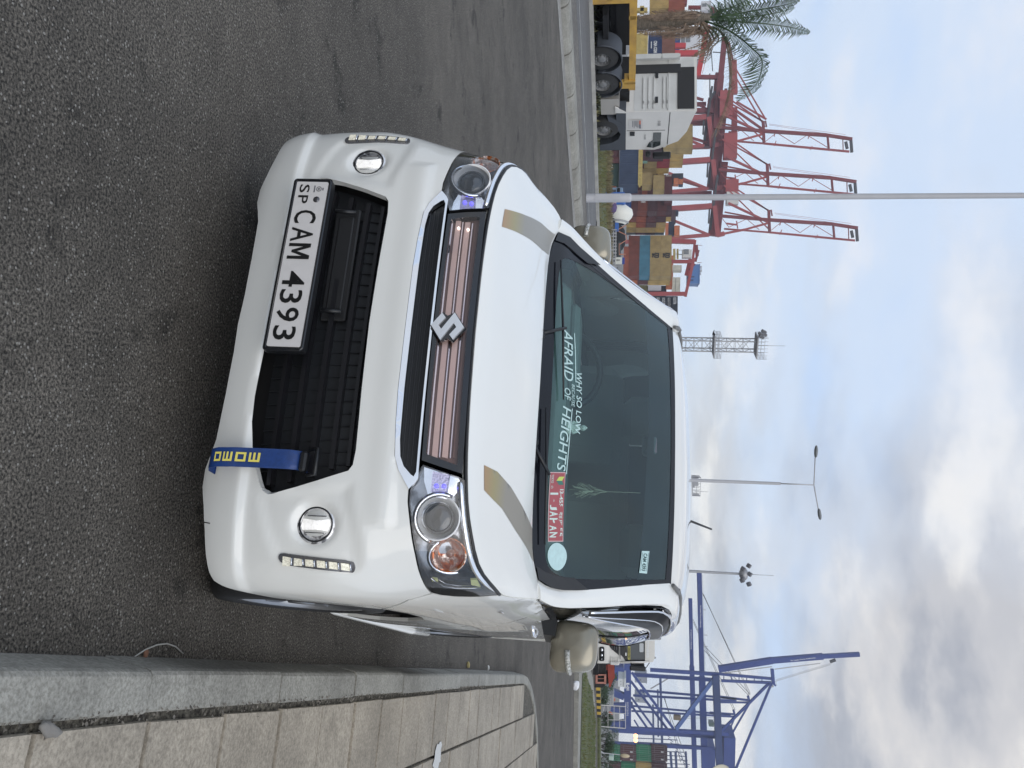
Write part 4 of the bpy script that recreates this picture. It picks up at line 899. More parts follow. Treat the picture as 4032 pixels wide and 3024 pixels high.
# right: grass island, road beyond, striped kerb
ISL=[(8.2,24.0),(8.0,25.4),(8.6,27.5),(9.6,29.6),(12.4,36),(15.5,41.0),(19.,43.5),(40,52),(60,60),(60,38),(20,26.8),(12,24.6)]
flat('island_kerb',ISL,.13,CON,zb=-.01)
isl2=[(8.9,25.9),(9.2,27.6),(10.4,30.0),(12.9,35.6),(15.8,40.4),(19.2,42.8),(40,51),(59,58.5),(59,39),(20,28.2),(12,25.9)]
flat('grass_island',isl2,.145,GRS);grass('island_grass',isl2[:7]+[(40,36),(20,28.6),(12,26.2)],9000,.09,mat('green_blades',(.10,.15,.05),.9,var=.5,vscale=.7,col2=(.17,.15,.06)),6,.145)
fl2=[(16.0,45.6),(19.2,49.6),(24,53.2),(60,72),(60,76),(24,56),(19,52.5),(15.6,48)]
flat('far_verge',fl2,.14,GRS,zb=0)
yk=MB();yk2=MB();P0=Vector((15.6,45.1));P1=Vector((19.4,49.8))
for i in range(12):
    a=P0+(P1-P0)*i/12;b=P0+(P1-P0)*(i+1)/12;(yk if i%2==0 else yk2).beam((a.x,a.y,.1),(b.x,b.y,.1),.22,.24)
sk_=thing('striped_kerb','yellow and black painted kerb across the road behind the grass island','kerb');yk.build('yellow_blocks',mat('yellow_kerb_paint',(.55,.36,.05),.8),sk_);yk2.build('black_blocks',mat('black_kerb_paint',(.02,.02,.02),.8),sk_)
# asphalt patches and stains
for i,(X,Y,r,e) in enumerate(((950,2520,.16,.5),(1330,2560,.22,.5),(1180,360,.07,.4),(1215,420,.05,.4))):
    pass
# ------------------------------------------------------------------ street furniture
def txt3(name,t,Q,m,parent,bold=.02,off=.02):
    """lettering on the flat quad bottom-left, bottom-right, top-right, top-left"""
    q=[Vector(p) for p in Q];v,f=text_mesh(t,1,bold)
    if not v: return
    x0=min(p[0] for p in v);x1=max(p[0] for p in v);y0_=min(p[1] for p in v);y1=max(p[1] for p in v)
    nrm=(q[1]-q[0]).cross(q[3]-q[0]).normalized();nrm=nrm if nrm.dot(CAM-q[0])>0 else -nrm
    o=[]
    for p in v:
        a=(p[0]-x0)/(x1-x0);b=(p[1]-y0_)/(y1-y0_);o.append((1-b)*((1-a)*q[0]+a*q[1])+b*((1-a)*q[3]+a*q[2])+nrm*off)
    mb=MB();mb.add(o,f);return mb.build(name,m,parent,fixn=False)
GAL=mat('galvanised_steel',(.42,.42,.43),.5,.5,var=.15,vscale=3)
LGP=mat('pale_grey_paint',(.50,.50,.52),.5,var=.08,vscale=2)
b=gnd(2308,780)
t=thing('lamp_post','tall pale grey lamp post with thicker base beside the parked white tractor lorry','lamp post',(b.x,b.y,0))
m=MB();m.lathe([(.125,0),(.125,1.22),(.115,1.26),(.088,1.28)],(0,0,0),(0,0,1),24);m.box((.0,-.118,.62),(.16,.02,.72));m.build('base',LGP,t)
MB().lathe([(.088,1.27),(.08,6),(.07,15)],(0,0,0),(0,0,1),24).build('pole',LGP,t)
m=MB();m.tube([(0,0,15),(.4,-.8,15.5),(.8,-1.8,15.6)],.035,8);m.tube([(0,0,15),(-.4,.8,15.5),(-.8,1.8,15.6)],.035,8);m.build('arms',LGP,t)
def lamp2():
    D=38.;b=at(2400,1878,D);t=thing('street_lamp','slim street lamp with two spread arms rising above the car roof','street lamp',(b.x,b.y,0))
    O=Vector((b.x,b.y,0));top=at(3074,1895,D)-O;jn=at(3207,1900,D)-O;a1=at(3210,1800,D)-O;a2=at(3222,2004,D+.2)-O;h1=at(3213,1756,D)-O;h2=at(3232,2048,D+.3)-O
    MB().lathe([(.11,0),(.10,1.2),(.085,1.25),(.065,top.z)],(0,0,0),(0,0,1),16).build('pole',LGP,t)
    MB().tube([(0,0,top.z),(jn.x*0,0,jn.z)],.028,8).build('spigot',LGP,t)
    for a,h in((a1,h1),(a2,h2)):
        MB().tube([(0,0,jn.z-.02),a],.024,8).build('arm',LGP,t)
        e=MB();d=(h-a).normalized();e.lathe([(.02,-.02),(.07,.02),(.10,.15),(.105,.32),(.07,.46),(.01,.52)],a,d,16);e.v=[(x,y,a.z+(z-a.z)*.75+.02) for x,y,z in e.v];hd_=e.build('lamp_head',mat('lamp_head_grey',(.17,.18,.19),.4),t)
lamp2()
def mast(label,X0,Xt,Y,D,wpx,name='light_mast'):
    a=at(Xt,Y,D);t=thing(name,label,'light mast',(a.x,a.y,-3.6));h=a.z+3.6;r=wpx/CF*D/2
    MB().lathe([(r*1.4,0),(r*1.1,h*.5),(r*.8,h)],(0,0,0),(0,0,1),12).build('pole',GAL,t)
    return t,h,r
t,h,r=mast('tall pale floodlight mast standing left of the blue cranes',2600,2925,2260,157,11)
m=MB();m.lathe([(.5,h-.6),(1.1,h-.3),(1.1,h+.5),(.7,h+.8)],(0,0,0),(0,0,1),10);m.build('head_frame',GAL,t)
for i,(dx,dz) in enumerate(((-1.7,.9),(-1.1,-.1),(1.0,-.2),(1.6,1.0),(-.2,1.1),(.3,-.2))):
    m=MB();m.cbox((dx,-.8,h+dz),(.75,.5,.8),.08,Matrix.Rotation(.5*(1 if dx<0 else -1),3,'Y')@Matrix.Rotation(.6,3,'X'));m.build('floodlight',mat('floodlight_grey',(.13,.13,.14),.4),t)
MB().tube([(0,0,h+.8),(0,0,h+5.4)],.05,6).build('lightning_rod',GAL,t)
def tower():
    D=183.;a=at(2960,1360,D);t=thing('lattice_tower','grey steel lattice lighting tower with a caged top platform above the car roof','lattice tower',(a.x,a.y,-3.6),.35)
    H1=at(2808,1360,D).z+3.6;H2=at(2975,1360,D).z+3.6;w=1.15;m=MB();m2=MB()
    for sx in(-1,1):
        for sy in(-1,1): m.beam((sx*w,sy*w,0),(sx*w,sy*w,H2),.22)
    z=0;k=0
    while z<H2-1:
        for (x0,y0_,x1,y1) in((-w,-w,w,-w),(w,-w,w,w),(w,w,-w,w),(-w,w,-w,-w)):
            m2.beam((x0,y0_,z),(x1,y1,z),.09);A,B=((x0,y0_,z),(x1,y1,z+1.7)) if k%2 else ((x1,y1,z),(x0,y0_,z+1.7));m2.beam(A,B,.09)
        z+=1.7;k+=1
    m.build('corner_posts',GAL,t);m2.build('lacing',GAL,t)
    for zz3,ww in((H1,2.3),(H2,2.3)):
        m=MB();m.b2((-ww,-ww,zz3),(ww,ww,zz3+.25))
        for i in range(-3,4):
            for q in((-ww,i*ww/3),(ww,i*ww/3),(i*ww/3,-ww),(i*ww/3,ww)): m.beam((q[0],q[1],zz3),(q[0],q[1],zz3+2.2 if zz3==H2 else zz3+1.5),.06)
        for g in (.8,1.5): 
            for a_,b_ in(((-ww,-ww),(ww,-ww)),((ww,-ww),(ww,ww)),((ww,ww),(-ww,ww)),((-ww,ww),(-ww,-ww))): m.beam(a_+(zz3+g,),b_+(zz3+g,),.06)
        m.build('platform',GAL,t)
    for i in range(4):
        m=MB();m.cbox((-2.4-.35*(i%2),-1.6+i*.9,H2+.8+.85*(i//2)),(.6,.8,1.1),.08,Matrix.Rotation(.5,3,'Y'));m.build('floodlight',MATS['floodlight_grey'],t)
    MB().tube([(0,0,H2),(0,0,H2+6)],.05,6).build('lightning_rod',GAL,t)
tower()
def peek():
    D=300.;a=at(2735,1912,D);t=thing('far_light_tower','far light tower whose caged head just shows over the car roof','light tower',(a.x,a.y,-3.6));h=a.z+3.6
    MB().tube([(0,0,0),(0,0,h)],.6,8).build('pole',GAL,t);m=MB();w=3.2
    m.b2((-w,-w,h-1.2),(w,w,h-.8))
    for i in range(-3,4):
        for q in((-w,i*w/3),(w,i*w/3),(i*w/3,-w),(i*w/3,w)): m.beam((q[0],q[1],h-1),(q[0],q[1],h+1.8),.14)
    for g in(.4,1.7): m.beam((-w,-w,h+g),(w,-w,h+g),.14)
    m.b2((-2.8,-1,h-.6),(0,1,h+1.2));m.build('caged_head',GAL,t);MB().tube([(2,0,h),(2,0,h+4.6)],.08,6).build('lightning_rod',GAL,t)
peek()
# bird: a crow in flight
bd=MB();bd.lathe([(.001,-.22),(.04,-.17),(.065,-.05),(.06,.06),(.035,.14),(.04,.17),(.03,.20),(.008,.23),(.001,.26)],(0,0,0),(1,.2,.1),12)
for s_,r_ in((1,.5),(-1,.7)): bd.add([(.06,0,.02),(-.10,0,.02),(-.16,.30*s_,.20*r_),(-.12,.52*s_,.12*r_),(.02,.46*s_,.18*r_),(.09,.25*s_,.20*r_)],[(0,1,2,5),(5,2,3,4)])
bd.add([(-.20,-.02,0),(-.20,.02,0),(-.36,.07,.0),(-.36,-.07,0)],[(0,1,2,3)])
c=at(2808,1313,78);bo=bd.build('bird',mat('crow_black',(.02,.02,.022),.7),None,fixn=False);bo.location=c;bo.rotation_euler=(0,.2,.6);tag(bo,'small black crow flying near the lattice tower','bird')
# ------------------------------------------------------------------ parked lorry on the left
hT=Vector((.309,.951,0)).normalized();nT=Vector((hT.y,-hT.x,0))
T0=at(2322,511,28.6);TZ0=-.2;T0.z=TZ0
trk=thing('tractor_lorry','white tractor lorry seen from behind, parked beyond the central reserve','lorry',T0,math.atan2(hT.y,hT.x))
# local axes: x forward, y to the left of the lorry; its right side is y=0
def sl_(X,Y,o=0.):
    d=ray(X,Y);P=T0+nT*o;t_=(P-CAM).dot(nT)/d.dot(nT);q=CAM+d*t_-T0;return (q.dot(hT),-o if False else -q.dot(nT),q.z)
def rl_(X,Y,a):
    d=ray(X,Y);P=T0+hT*a;t_=(P-CAM).dot(hT)/d.dot(hT);q=CAM+d*t_-T0;return (a,-q.dot(nT),q.z)
WT=mat('lorry_white_paint',(.72,.70,.66),.35,coat=.4,var=.08,vscale=1.2);GT=mat('lorry_shaded_white',(.62,.62,.60),.5,var=.12,vscale=1.5);SL=mat('lorry_slate_plastic',(.055,.062,.075),.5);RB2=mat('lorry_tyre',(.022,.022,.022),.8,bump=.3,bscale=60)  # GT: the white paint greyed, shade of the cab back put into the colour
a_r=sl_(2465,442)[0];a_f=sl_(2459,589)[0];zb=sl_(2465,442)[2]
zt=sl_(2625,579)[2];ztop_=rl_(2744,330,a_r)[2];yl=rl_(2600,228,a_r)[1]
yl=min(yl,2.55)
cabp=[(a_r,zb),(a_f,zb),(a_f+.03,zb+1.0),(a_f-.12,zt-.05),(a_f-.22,zt)]
roofp=[(a_f-.2,zt),(a_f-.45,zt+.36),(a_f-1.0,zt+.62),(a_r+.15,ztop_-.05),(a_r,ztop_)]
m=MB();P_=cabp+roofp[1:];m.prism(P_,lambda a,b:(a,0,b),lambda a,b:(a,yl,b));cb_=m.build('cab',WT,trk)
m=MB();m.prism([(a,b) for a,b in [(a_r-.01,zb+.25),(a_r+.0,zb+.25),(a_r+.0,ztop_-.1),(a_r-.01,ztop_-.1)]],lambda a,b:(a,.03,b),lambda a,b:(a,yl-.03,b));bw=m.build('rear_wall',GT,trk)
m=MB();
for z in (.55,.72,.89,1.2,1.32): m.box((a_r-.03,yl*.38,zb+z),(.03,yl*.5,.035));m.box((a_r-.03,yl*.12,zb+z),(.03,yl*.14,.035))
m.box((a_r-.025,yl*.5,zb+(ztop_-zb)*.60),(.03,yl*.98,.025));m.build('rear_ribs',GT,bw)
m=MB();m.b2((a_r-.04,.08,ztop_-.62),(a_r-.0,yl*.80,ztop_-.08));m.build('roof_gap',mat('gap_and_box_black',(.03,.03,.032),.8),bw)  # flat black panel painted in for the shade inside the roof gap
for y in(.2,.66): MB().box((a_r-.05,yl*y,zb+.98),(.03,.22,.09)).build('vent_slot',BLK,bw)
m=MB();m.b2((a_r-.22,yl-.12,zb+.0),(a_r-.0,yl-.02,ztop_-.55));m.b2((a_r-.24,yl-.20,zb),(a_r-.20,yl-.02,zb+1.1));m.b2((a_r-.24,yl-.20,zb+1.14),(a_r-.20,yl-.02,ztop_-.6));m.build('left_air_deflector',GT,trk)
m=MB();m.b2((a_r-.06,yl-.62,zb+.2),(a_r-.0,yl-.30,zb+1.75));m.build('dark_gap',mat('gap_and_box_black',(.03,.03,.032),.8),trk)  # black box stands in for the shaded gap beside the left deflector
m=MB();m.prism([(a_r-.30,zb-.35),(a_r+.02,zb-.35),(a_r+.04,zb),(a_r+.0,ztop_-.9),(a_r-.02,ztop_-.9),(a_r-.02,zb)],lambda a,b:(a,-.012,b),lambda a,b:(a,.02,b));m.build('side_deflector',WT,trk)
# doors, window, handle, text
m=MB();
m.b2((a_f-1.12,-.006,zb+.03),(a_f-1.10,.0,zt-.1));m.b2((a_r+.05,-.006,zt+.0),(a_f-.28,.0,zt+.025));dl=m.build('door_gap',mat('gap_black',(.03,.03,.03),.9),trk)
wn=[(a_f-.98,zb+.92),(a_f-.98,zt-.22),(a_f-.25,zt-.22),(a_f-.10,zb+.95),(a_f-.16,zb+.72),(a_f-.42,zb+.80),(a_f-.55,zb+.92)]
m=MB();m.prism(wn,lambda a,b:(a,-.014,b),lambda a,b:(a,.0,b));m.build('door_window',mat('lorry_window',(.035,.045,.045),.08,coat=.6),trk)
MB().cbox((a_f-.95,-.02,zb+.22),(.22,.03,.16),.01).build('door_handle',BLK,trk)
m=MB();m.cbox((a_f+.05,-.22,zb+1.25),(.14,.26,.62),.04);m.cbox((a_f+.02,-.18,zb+.78),(.16,.2,.18),.04);m.tube([(a_f-.1,0,zt-.15),(a_f+.05,-.2,zt-.1)],.03,6);m.build('wing_mirror',BLK,trk)
m=MB();m.prism([(a_f-1.92,.62),(a_f-1.55,1.12),(a_f-1.30,zb),(a_f+.02,zb),(a_f+.03,.40),(a_f-.30,.36),(a_f-.42,.75),(a_f-.62,.98),(a_f-.90,1.06),(a_f-1.2,.95),(a_f-1.42,.70)],lambda a,b:(a,-.006,b),lambda a,b:(a,.35,b));m.b2((a_r-.2,.0,zb-.32),(a_f-1.3,.3,zb));m.b2((a_f-.28,.0,.34),(a_f+.04,yl,.8));m.build('wheel_arch_panel',SL,trk)
m=MB();m.b2((a_f-2.75,.05,.42),(a_f-1.95,.55,1.02));m.build('fuel_tank',mat('tank_aluminium',(.50,.47,.43),.4,.5),trk)
m=MB();m.b2((a_f-3.6,.15,.38),(a_f-2.8,.6,1.0));m.build('battery_box',mat('gap_and_box_black',(.03,.03,.032),.8),trk)
m=MB();m.b2((-5.0,.85,.75),(a_f-.3,1.05,1.05));m.b2((-5.0,1.55,.75),(a_f-.3,1.75,1.05));m.b2((-5.1,.2,.55),(a_f-.2,yl-.2,.7));m.b2((-4.6,.9,1.0),(-2.6,1.7,1.2));m.b2((a_f-2.6,.4,.7),(a_f-.4,yl-.3,zb+.1));m.build('chassis',DARK,trk)
def lw(a,R,y,par,dish=True,w=.30):
    m=MB();s_=-1
    prof=[(R*.55,-.04),(R*.60,-.02),(R*.93,-.0),(R,.04),(R,w-.04),(R*.93,w),(R*.5,w)]
    m.lathe(prof,(a,y,R),(0,1,0),40);o=m.build('wheel',RB2,par)
    r=MB();r.lathe([(R*.55,-.03),(R*.54,.02),(R*.42,.05 if not dish else .12),(R*.30,.04 if not dish else .14),(R*.28,-.01),(R*.12,-.03),(.001,-.03)],(a,y,R),(0,1,0),30)
    for k in range(10):
        t=2*math.pi*k/10;r.lathe([(.001,-.03),(.018,-.028),(.02,.02)],(a+R*.34*math.cos(t),y-.005,R+R*.34*math.sin(t)),(0,1,0),8)
    r.build('rim',mat('lorry_rim',(.20,.20,.20),.55,.2),o)
lw(0,.5,-.02,trk,False);lw(0,.5,yl-.3,trk,False)
for X,Y in((2381,331),(2380,231)):
    a=sl_(X,Y)[0];lw(a,.5,-.02,trk,Y<300);lw(a,.5,yl-.35,trk)
    f=MB();pr=[(a+.60*math.cos(q),.5+.60*math.sin(q)) for q in [R_(i) for i in range(-5,196,14)]];n=len(pr);f.add([(x,-.03,z) for x,z in pr]+[(x,.5,z) for x,z in pr],[(i,i+1,i+1+n,i+n) for i in range(n-1)],True);f.tube([(x,-.03,z) for x,z in pr],.025,6);f.build('mudguard',SL,trk)
def stx(t_,x0,x1,y0_,y1,m_=None,par=None): # text on the cab side in picture coordinates
    q=[sl_(x0,y0_,.02),sl_(x0,y1,.02),sl_(x1,y1,.02),sl_(x1,y0_,.02)];v,f=text_mesh(t_,1,.01);a0=min(p[0] for p in v);a1=max(p[0] for p in v);b0=min(p[1] for p in v);b1=max(p[1] for p in v);o=[]
    for p in v:
        a=(p[0]-a0)/(a1-a0);b=(p[1]-b0)/(b1-b0);o.append((1-b)*((1-a)*Vector(q[0])+a*Vector(q[1]))+b*((1-a)*Vector(q[3])+a*Vector(q[2])))
    mb=MB();mb.add(o,f);mb.build('lettering',mat('grey_lettering',(.2,.2,.2),.6),trk,fixn=False)
stx('SF-0288',2590,2601,476,496);stx('SF-0288',2536,2543,530,549)
pn=MB();q=[sl_(x,y,.02) for x,y in((2475,472),(2475,510),(2530,510),(2530,472))];pn.add(q,[(0,1,2,3)]);pp=pn.build('door_notice',mat('notice_white',(.60,.58,.56),.5),trk)
pn=MB();pn.add([sl_(x,y,.03) for x,y in((2517,475),(2517,490),(2523,490),(2523,475))],[(0,1,2,3)]);pn.build('notice_red_bar',mat('notice_red',(.6,.16,.1),.5),pp)
pn=MB();pn.add([sl_(x,y,.03) for x,y in((2517,490),(2517,506),(2523,506),(2523,490))],[(0,1,2,3)]);pn.build('notice_grey_bar',mat('notice_grey',(.15,.15,.17),.5),pp)
for i,x in enumerate((2511,2506,2501,2496,2490)):
    pn=MB();pn.add([sl_(a,b,.03) for a,b in((x,476),(x,504-3*(i%3)),(x+2,504-3*(i%3)),(x+2,476))],[(0,1,2,3)]);pn.build('notice_line',mat('notice_grey',(.15,.15,.17),.5),pp)
# skeletal trailer coupled behind it
trl=thing('skeletal_trailer','yellow skeletal container trailer coupled behind the white tractor lorry','trailer',T0,math.atan2(hT.y,hT.x))
YL=mat('trailer_yellow',(.60,.36,.07),.6,var=.25,vscale=2.2,col2=(.42,.25,.07))
a0=sl_(2490,350,-.1)[0];zA=sl_(2478,200,-.1)[2];zB=sl_(2505,200,-.1)[2];m=MB();zc=(zA+zB)/2;hh_=abs(zB-zA)
m.b2((-14,.05,zA),(a0,.20,zB));m.b2((-14,2.2,zA),(a0,2.35,zB));m.b2((a0-.5,-.0,zA-.14),(a0-.35,.3,zB))
for a in(-13,-10.5,-8.2,-5.2): m.b2((a,.05,zA-.02),(a+.15,2.35,zB-.02))
m.b2((a0-.45,.0,zA-.28),(a0-.15,.12,zB+.0));m.build('frame_rail',YL,trl)
m=MB();q0=sl_(2388,8)[0];m.b2((q0-.15,.02,zA-1.35),(q0+.1,.16,zA));m.b2((q0-2.2,.02,zA-1.35),(q0,.14,zA-1.15));m.b2((q0-2.2,.02,zA-.62),(q0,.14,zA-.48));m.build('side_guard',YL,trl)
m=MB();m.b2((-14,.75,zA-.4),(-3.2,1.65,zA));m.b2((-6.2,.5,.3),(-5.2,2.0,zA-.3));m.build('under_frame',DARK,trl)
for a in(-7.3,-8.7,-10.1): lw(a,.5,.0,trl);lw(a,.5,yl-.35,trl)
# ------------------------------------------------------------------ coconut palm behind the lorry
D=31.;b=at(2560,95,D);pt=thing('palm_tree','coconut palm with dead hanging fronds behind the yellow trailer','palm tree',(b.x,b.y,0));O=Vector((b.x,b.y,0))
A=lambda X,Y,d=0.:at(X,Y,D+d)-O
BRK=mat('palm_trunk',(.20,.165,.13),.95,var=.5,vscale=9,bump=1.,bscale=14,stretch=(1,1,3));DRYF=mat('dead_frond',(.30,.22,.16),.9,var=.5,vscale=5,col2=(.14,.10,.075));GRF=mat('palm_leaf',(.06,.11,.045),.5,var=.5,vscale=4,col2=(.02,.04,.02))
MB().tube([(0,0,0),A(2500,92),A(2640,88),A(2760,72),A(2800,66)],[.26,.24,.22,.19,.12],14).build('trunk',BRK,pt)
def frond(P,n,ln,mt,name,wd=.030,droop=.55,seed=1,side=(1,-1),grav=1.):
    random.seed(seed);P=[Vector(p) for p in P];c=crv([tuple(p) for p in P]);m=MB();pts=[Vector(c(i/24)) for i in range(25)];m.tube(pts,[.035*(1-i/27)+.006 for i in range(25)],6)
    view=FW
    for k in range(n):
        t=.10+.90*k/n;p=Vector(c(t));d=(Vector(c(min(1,t+.02)))-Vector(c(max(0,t-.02)))).normalized()
        for s_ in side:
            sd=d.cross(view).normalized()*s_;L=ln*(math.sin(math.pi*min(1,t*.85+.15))**.6)*random.uniform(.75,1.15)
            dr=(sd*.65+d*.65+Vector((0,random.uniform(-.35,.35),0))).normalized();q1=p+dr*L*.5+Vector((0,0,-droop*L*.18*grav));q2=q1+(dr*.6+Vector((0,0,-droop*1.3*grav))).normalized()*L*.5
            w=d*wd
            m.add([p-w*.5,p+w*.5,q1+w*.7,q1-w*.7,q2],[(0,1,2,3),(3,2,4)])
    return m.build(name,mt,pt,fixn=False)
frond([A(2760,75),A(2900,85,.2),A(3000,92,.3),A(3100,105,.4),A(3190,128,.3)],64,.78,GRF,'frond',seed=1)
frond([A(2770,70),A(2870,60,-.3),A(2980,40,-.5),A(3090,20,-.8),A(3150,0,-1)],60,.75,GRF,'frond',seed=2)
frond([A(2770,72),A(2850,40,.5),A(2930,5,.8),A(3010,-60,1)],54,.75,GRF,'frond',seed=3)
frond([A(2770,80),A(2870,120,-.6),A(2950,180,-1.),A(3002,245,-1.3),A(2985,320,-1.4),A(2905,398,-1.4)],74,.85,GRF,'frond',seed=4,grav=1.2)
frond([A(2780,70),A(2930,70,1.),A(3060,50,1.6),A(3130,30,2)],50,.6,GRF,'frond',seed=5)
frond([A(2750,95),A(2830,118,-.3),A(2872,190,-.8),A(2880,300,-1),A(2860,420,-1.1),A(2815,540,-1.2)],80,.95,DRYF,'dead_frond',seed=6,side=(1,),grav=1.6,wd=.012)
frond([A(2750,95),A(2830,118,-.3),A(2866,200,-.8),A(2874,310,-1),A(2852,430,-1.1),A(2800,545,-1.2)],60,.8,DRYF,'dead_frond',seed=7,side=(1,),grav=2,wd=.012)
frond([A(2740,120),A(2780,150),A(2790,200),A(2770,250)],20,.5,DRYF,'dead_frond',seed=8)
random.seed(21)
for k in range(20):
    y0_=random.uniform(45,135);x0=random.uniform(2700,2800);x1=x0-random.uniform(110,300);y1=y0_+random.uniform(-15,22);dd=random.uniform(-.35,.35)
    frond([A(x0,70+(y0_-90)*.4,0),A(x0-20,y0_,dd),A((x0+x1)/2,y0_+random.uniform(-12,14),dd),A(max(2480,x1),y1,dd)],26,.30,DRYF,'hanging_frond',seed=30+k,wd=.03,grav=1.6)
for k in range(5):
    y0_=random.uniform(60,150);frond([A(2760,80,0),A(2790+10*k,y0_+20,-.3),A(2750+12*k,y0_+60,-.5),A(2690+14*k,y0_+80+k*6,-.5)],16,.22,DRYF,'hanging_frond',seed=60+k,grav=1.5)
# ------------------------------------------------------------------ parked lorry on the right
D=40.;q=at(2330,2560,D);lr=thing('parked_lorry','white lorry facing the camera with IBLE IS NOTHING banner, half hidden behind the car mirror','lorry',(0,0,0))
F=lambda X,Y,d=0.:at(X,Y,D+d)
def fpl(P,d0=0.,d1=.1): m=MB();m.prism(P,lambda x,y:tuple(F(x,y,d0)),lambda x,y:tuple(F(x,y,d1)));return m
def rq(x0,x1,y0_,y1,r=4):
    return [(x0+r,y0_),(x1-r,y0_),(x1,y0_+r),(x1,y1-r),(x1-r,y1),(x0+r,y1),(x0,y1-r),(x0,y0_+r)]
fpl([(2352,2400),(2578,2400),(2578,2590),(2572,2606),(2530,2612),(2352,2612)],.0,2.3).build('cab',WT,lr)
fpl([(2540,2400),(2578,2400),(2578,2592),(2570,2604),(2540,2606)],-.12,0).build('sun_visor_roof',WT,lr)
fpl([(2400,2400),(2440,2400),(2437,2580),(2425,2570),(2408,2556),(2400,2545)],-.03,0).build('grille',GLB,lr)
for x in(2409,2418,2427): fpl(rq(x,x+2,2400,2560,.5),-.05,-.03).build('grille_bar',mat('bar_grey',(.10,.10,.11),.5),lr)
fpl([(2441,2400),(2547,2400),(2550,2598),(2542,2605),(2464,2605),(2455,2590),(2441,2575)],-.04,0).build('windscreen',GLB,lr)
fpl([(2466,2400),(2538,2400),(2538,2598),(2470,2598),(2463,2500)],-.05,-.04).build('windscreen_glass',mat('lorry_screen',(.075,.085,.095),.12,coat=.4),lr)
bn=fpl(rq(2545,2557,2400,2604,1),-.07,-.05).build('banner',GLB,lr)
fpl(rq(2540,2542,2400,2600,.5),-.08,-.05).build('banner_line',WT,lr)
def tx(t_,x0,x1,y0_,y1,d,m_,par,name='lettering',bold=.02): txt3(name,t_,[F(x0,y0_,d),F(x0,y1,d),F(x1,y1,d),F(x1,y0_,d)],m_,par,bold,.01)
WLT=mat('white_lettering',(.75,.75,.75),.5)
tx('IBLE IS NOTHING',2545,2555,2452,2589,-.12,WLT,lr,bold=.05);tx('LEYLAND',2449,2454,2490,2533,-.1,WLT,lr)
fpl(rq(2441,2443,2400,2595,.5),-.07,-.03).build('grille_trim',MATS['bar_grey'],lr)
fpl(rq(2356,2390,2400,2610,5),-.12,.2).build('bumper',WT,lr)
hl_=fpl(rq(2359,2380,2547,2603,4),-.14,-.1).build('headlamp',GLB,lr)
for y,r in((2559,7),(2580,6),(2595,3)):
    c=F(2369,y,-.16);MB().lathe([(.001,-.02),(r*.008,-.015),(r*.0105,.0),(r*.012,.05)],c,(0,1,0),16).build('lamp_bowl',SAT,hl_)
fpl(rq(2377,2387,2498,2522,1),-.15,-.1).build('registration_plate',mat('plate_silver',(.5,.5,.48),.4),lr);fpl(rq(2377,2387,2516,2522,.5),-.16,-.12).build('plate_orange_end',mat('orange_tab',(.6,.25,.05),.5),lr);tx('67',2379,2386,2502,2514,-.18,INK,lr)
fpl([(2361,2505),(2369,2502),(2369,2528),(2361,2533)],-.14,-.1).build('fog_lamp',SAT,lr)
fpl(rq(2469,2487,2480,2509,1),-.09,-.05).build('permit_card',mat('card_white',(.5,.52,.54),.5),lr);tx('-ITT-',2472,2484,2484,2504,-.12,INK,lr)
fpl(rq(2472,2482,2545,2597,1),-.09,-.05).build('yellow_plate',mat('yellow_plate',(.50,.45,.12),.5),lr);tx('DE20 FEV',2474,2481,2550,2594,-.12,INK,lr)
fpl(rq(2518,2534,2470,2486,2),-.08,-.05).build('visor_card',MATS['card_white'],lr);fpl(rq(2518,2534,2533,2568,3),-.08,-.05).build('visor_card',MATS['card_white'],lr);fpl(rq(2462,2467,2570,2582,.5),-.1,-.04).build('badge',WLT,lr)
for k in range(4): fpl(rq(2405+k*9,2408+k*9,2587+k*1.,2607+k*1.,1),-.06,-.0).build('corner_vent',mat('bar_grey',(.10,.10,.11),.5) if False else WT,lr)
MB().tube([F(2440,2606,-.15),F(2560,2606,-.15)],.035,6).build('grab_rail',WT,lr)
m=MB();c=F(2430,2614,-.1);m.cbox(F(2420,2611,-.05),(.15,.2,.45),.05);m.build('step_cover',WT,lr)
mr=MB();mr.cbox(F(2511,2632,-.2),(.24,.12,.75),.05);mr.tube([F(2485,2608),F(2484,2628,-.2),F(2500,2638,-.25),F(2542,2632,-.2),F(2557,2610)],.02,6);mr.cbox(F(2510,2617,.1),(.10,.3,.65),.03);mr.build('side_mirror',BLK,lr)
fpl(rq(2575,2582,2586,2594,2),0,.15).build('roof_lamp',MATS['lamp_head_grey'],lr)
m=MB();m.b2(tuple(F(2326,2400,.3)),tuple(F(2360,2612,2.0)));m.build('chassis',DARK,lr)
for y in(2590,2420):
    c=F(2345,y,.8);MB().lathe([(.25,-.15),(.45,-.15),(.5,-.1),(.5,.1),(.45,.15),(.25,.15)],(c.x,c.y,.5),(1,0,0),28).build('wheel',RB2,lr)
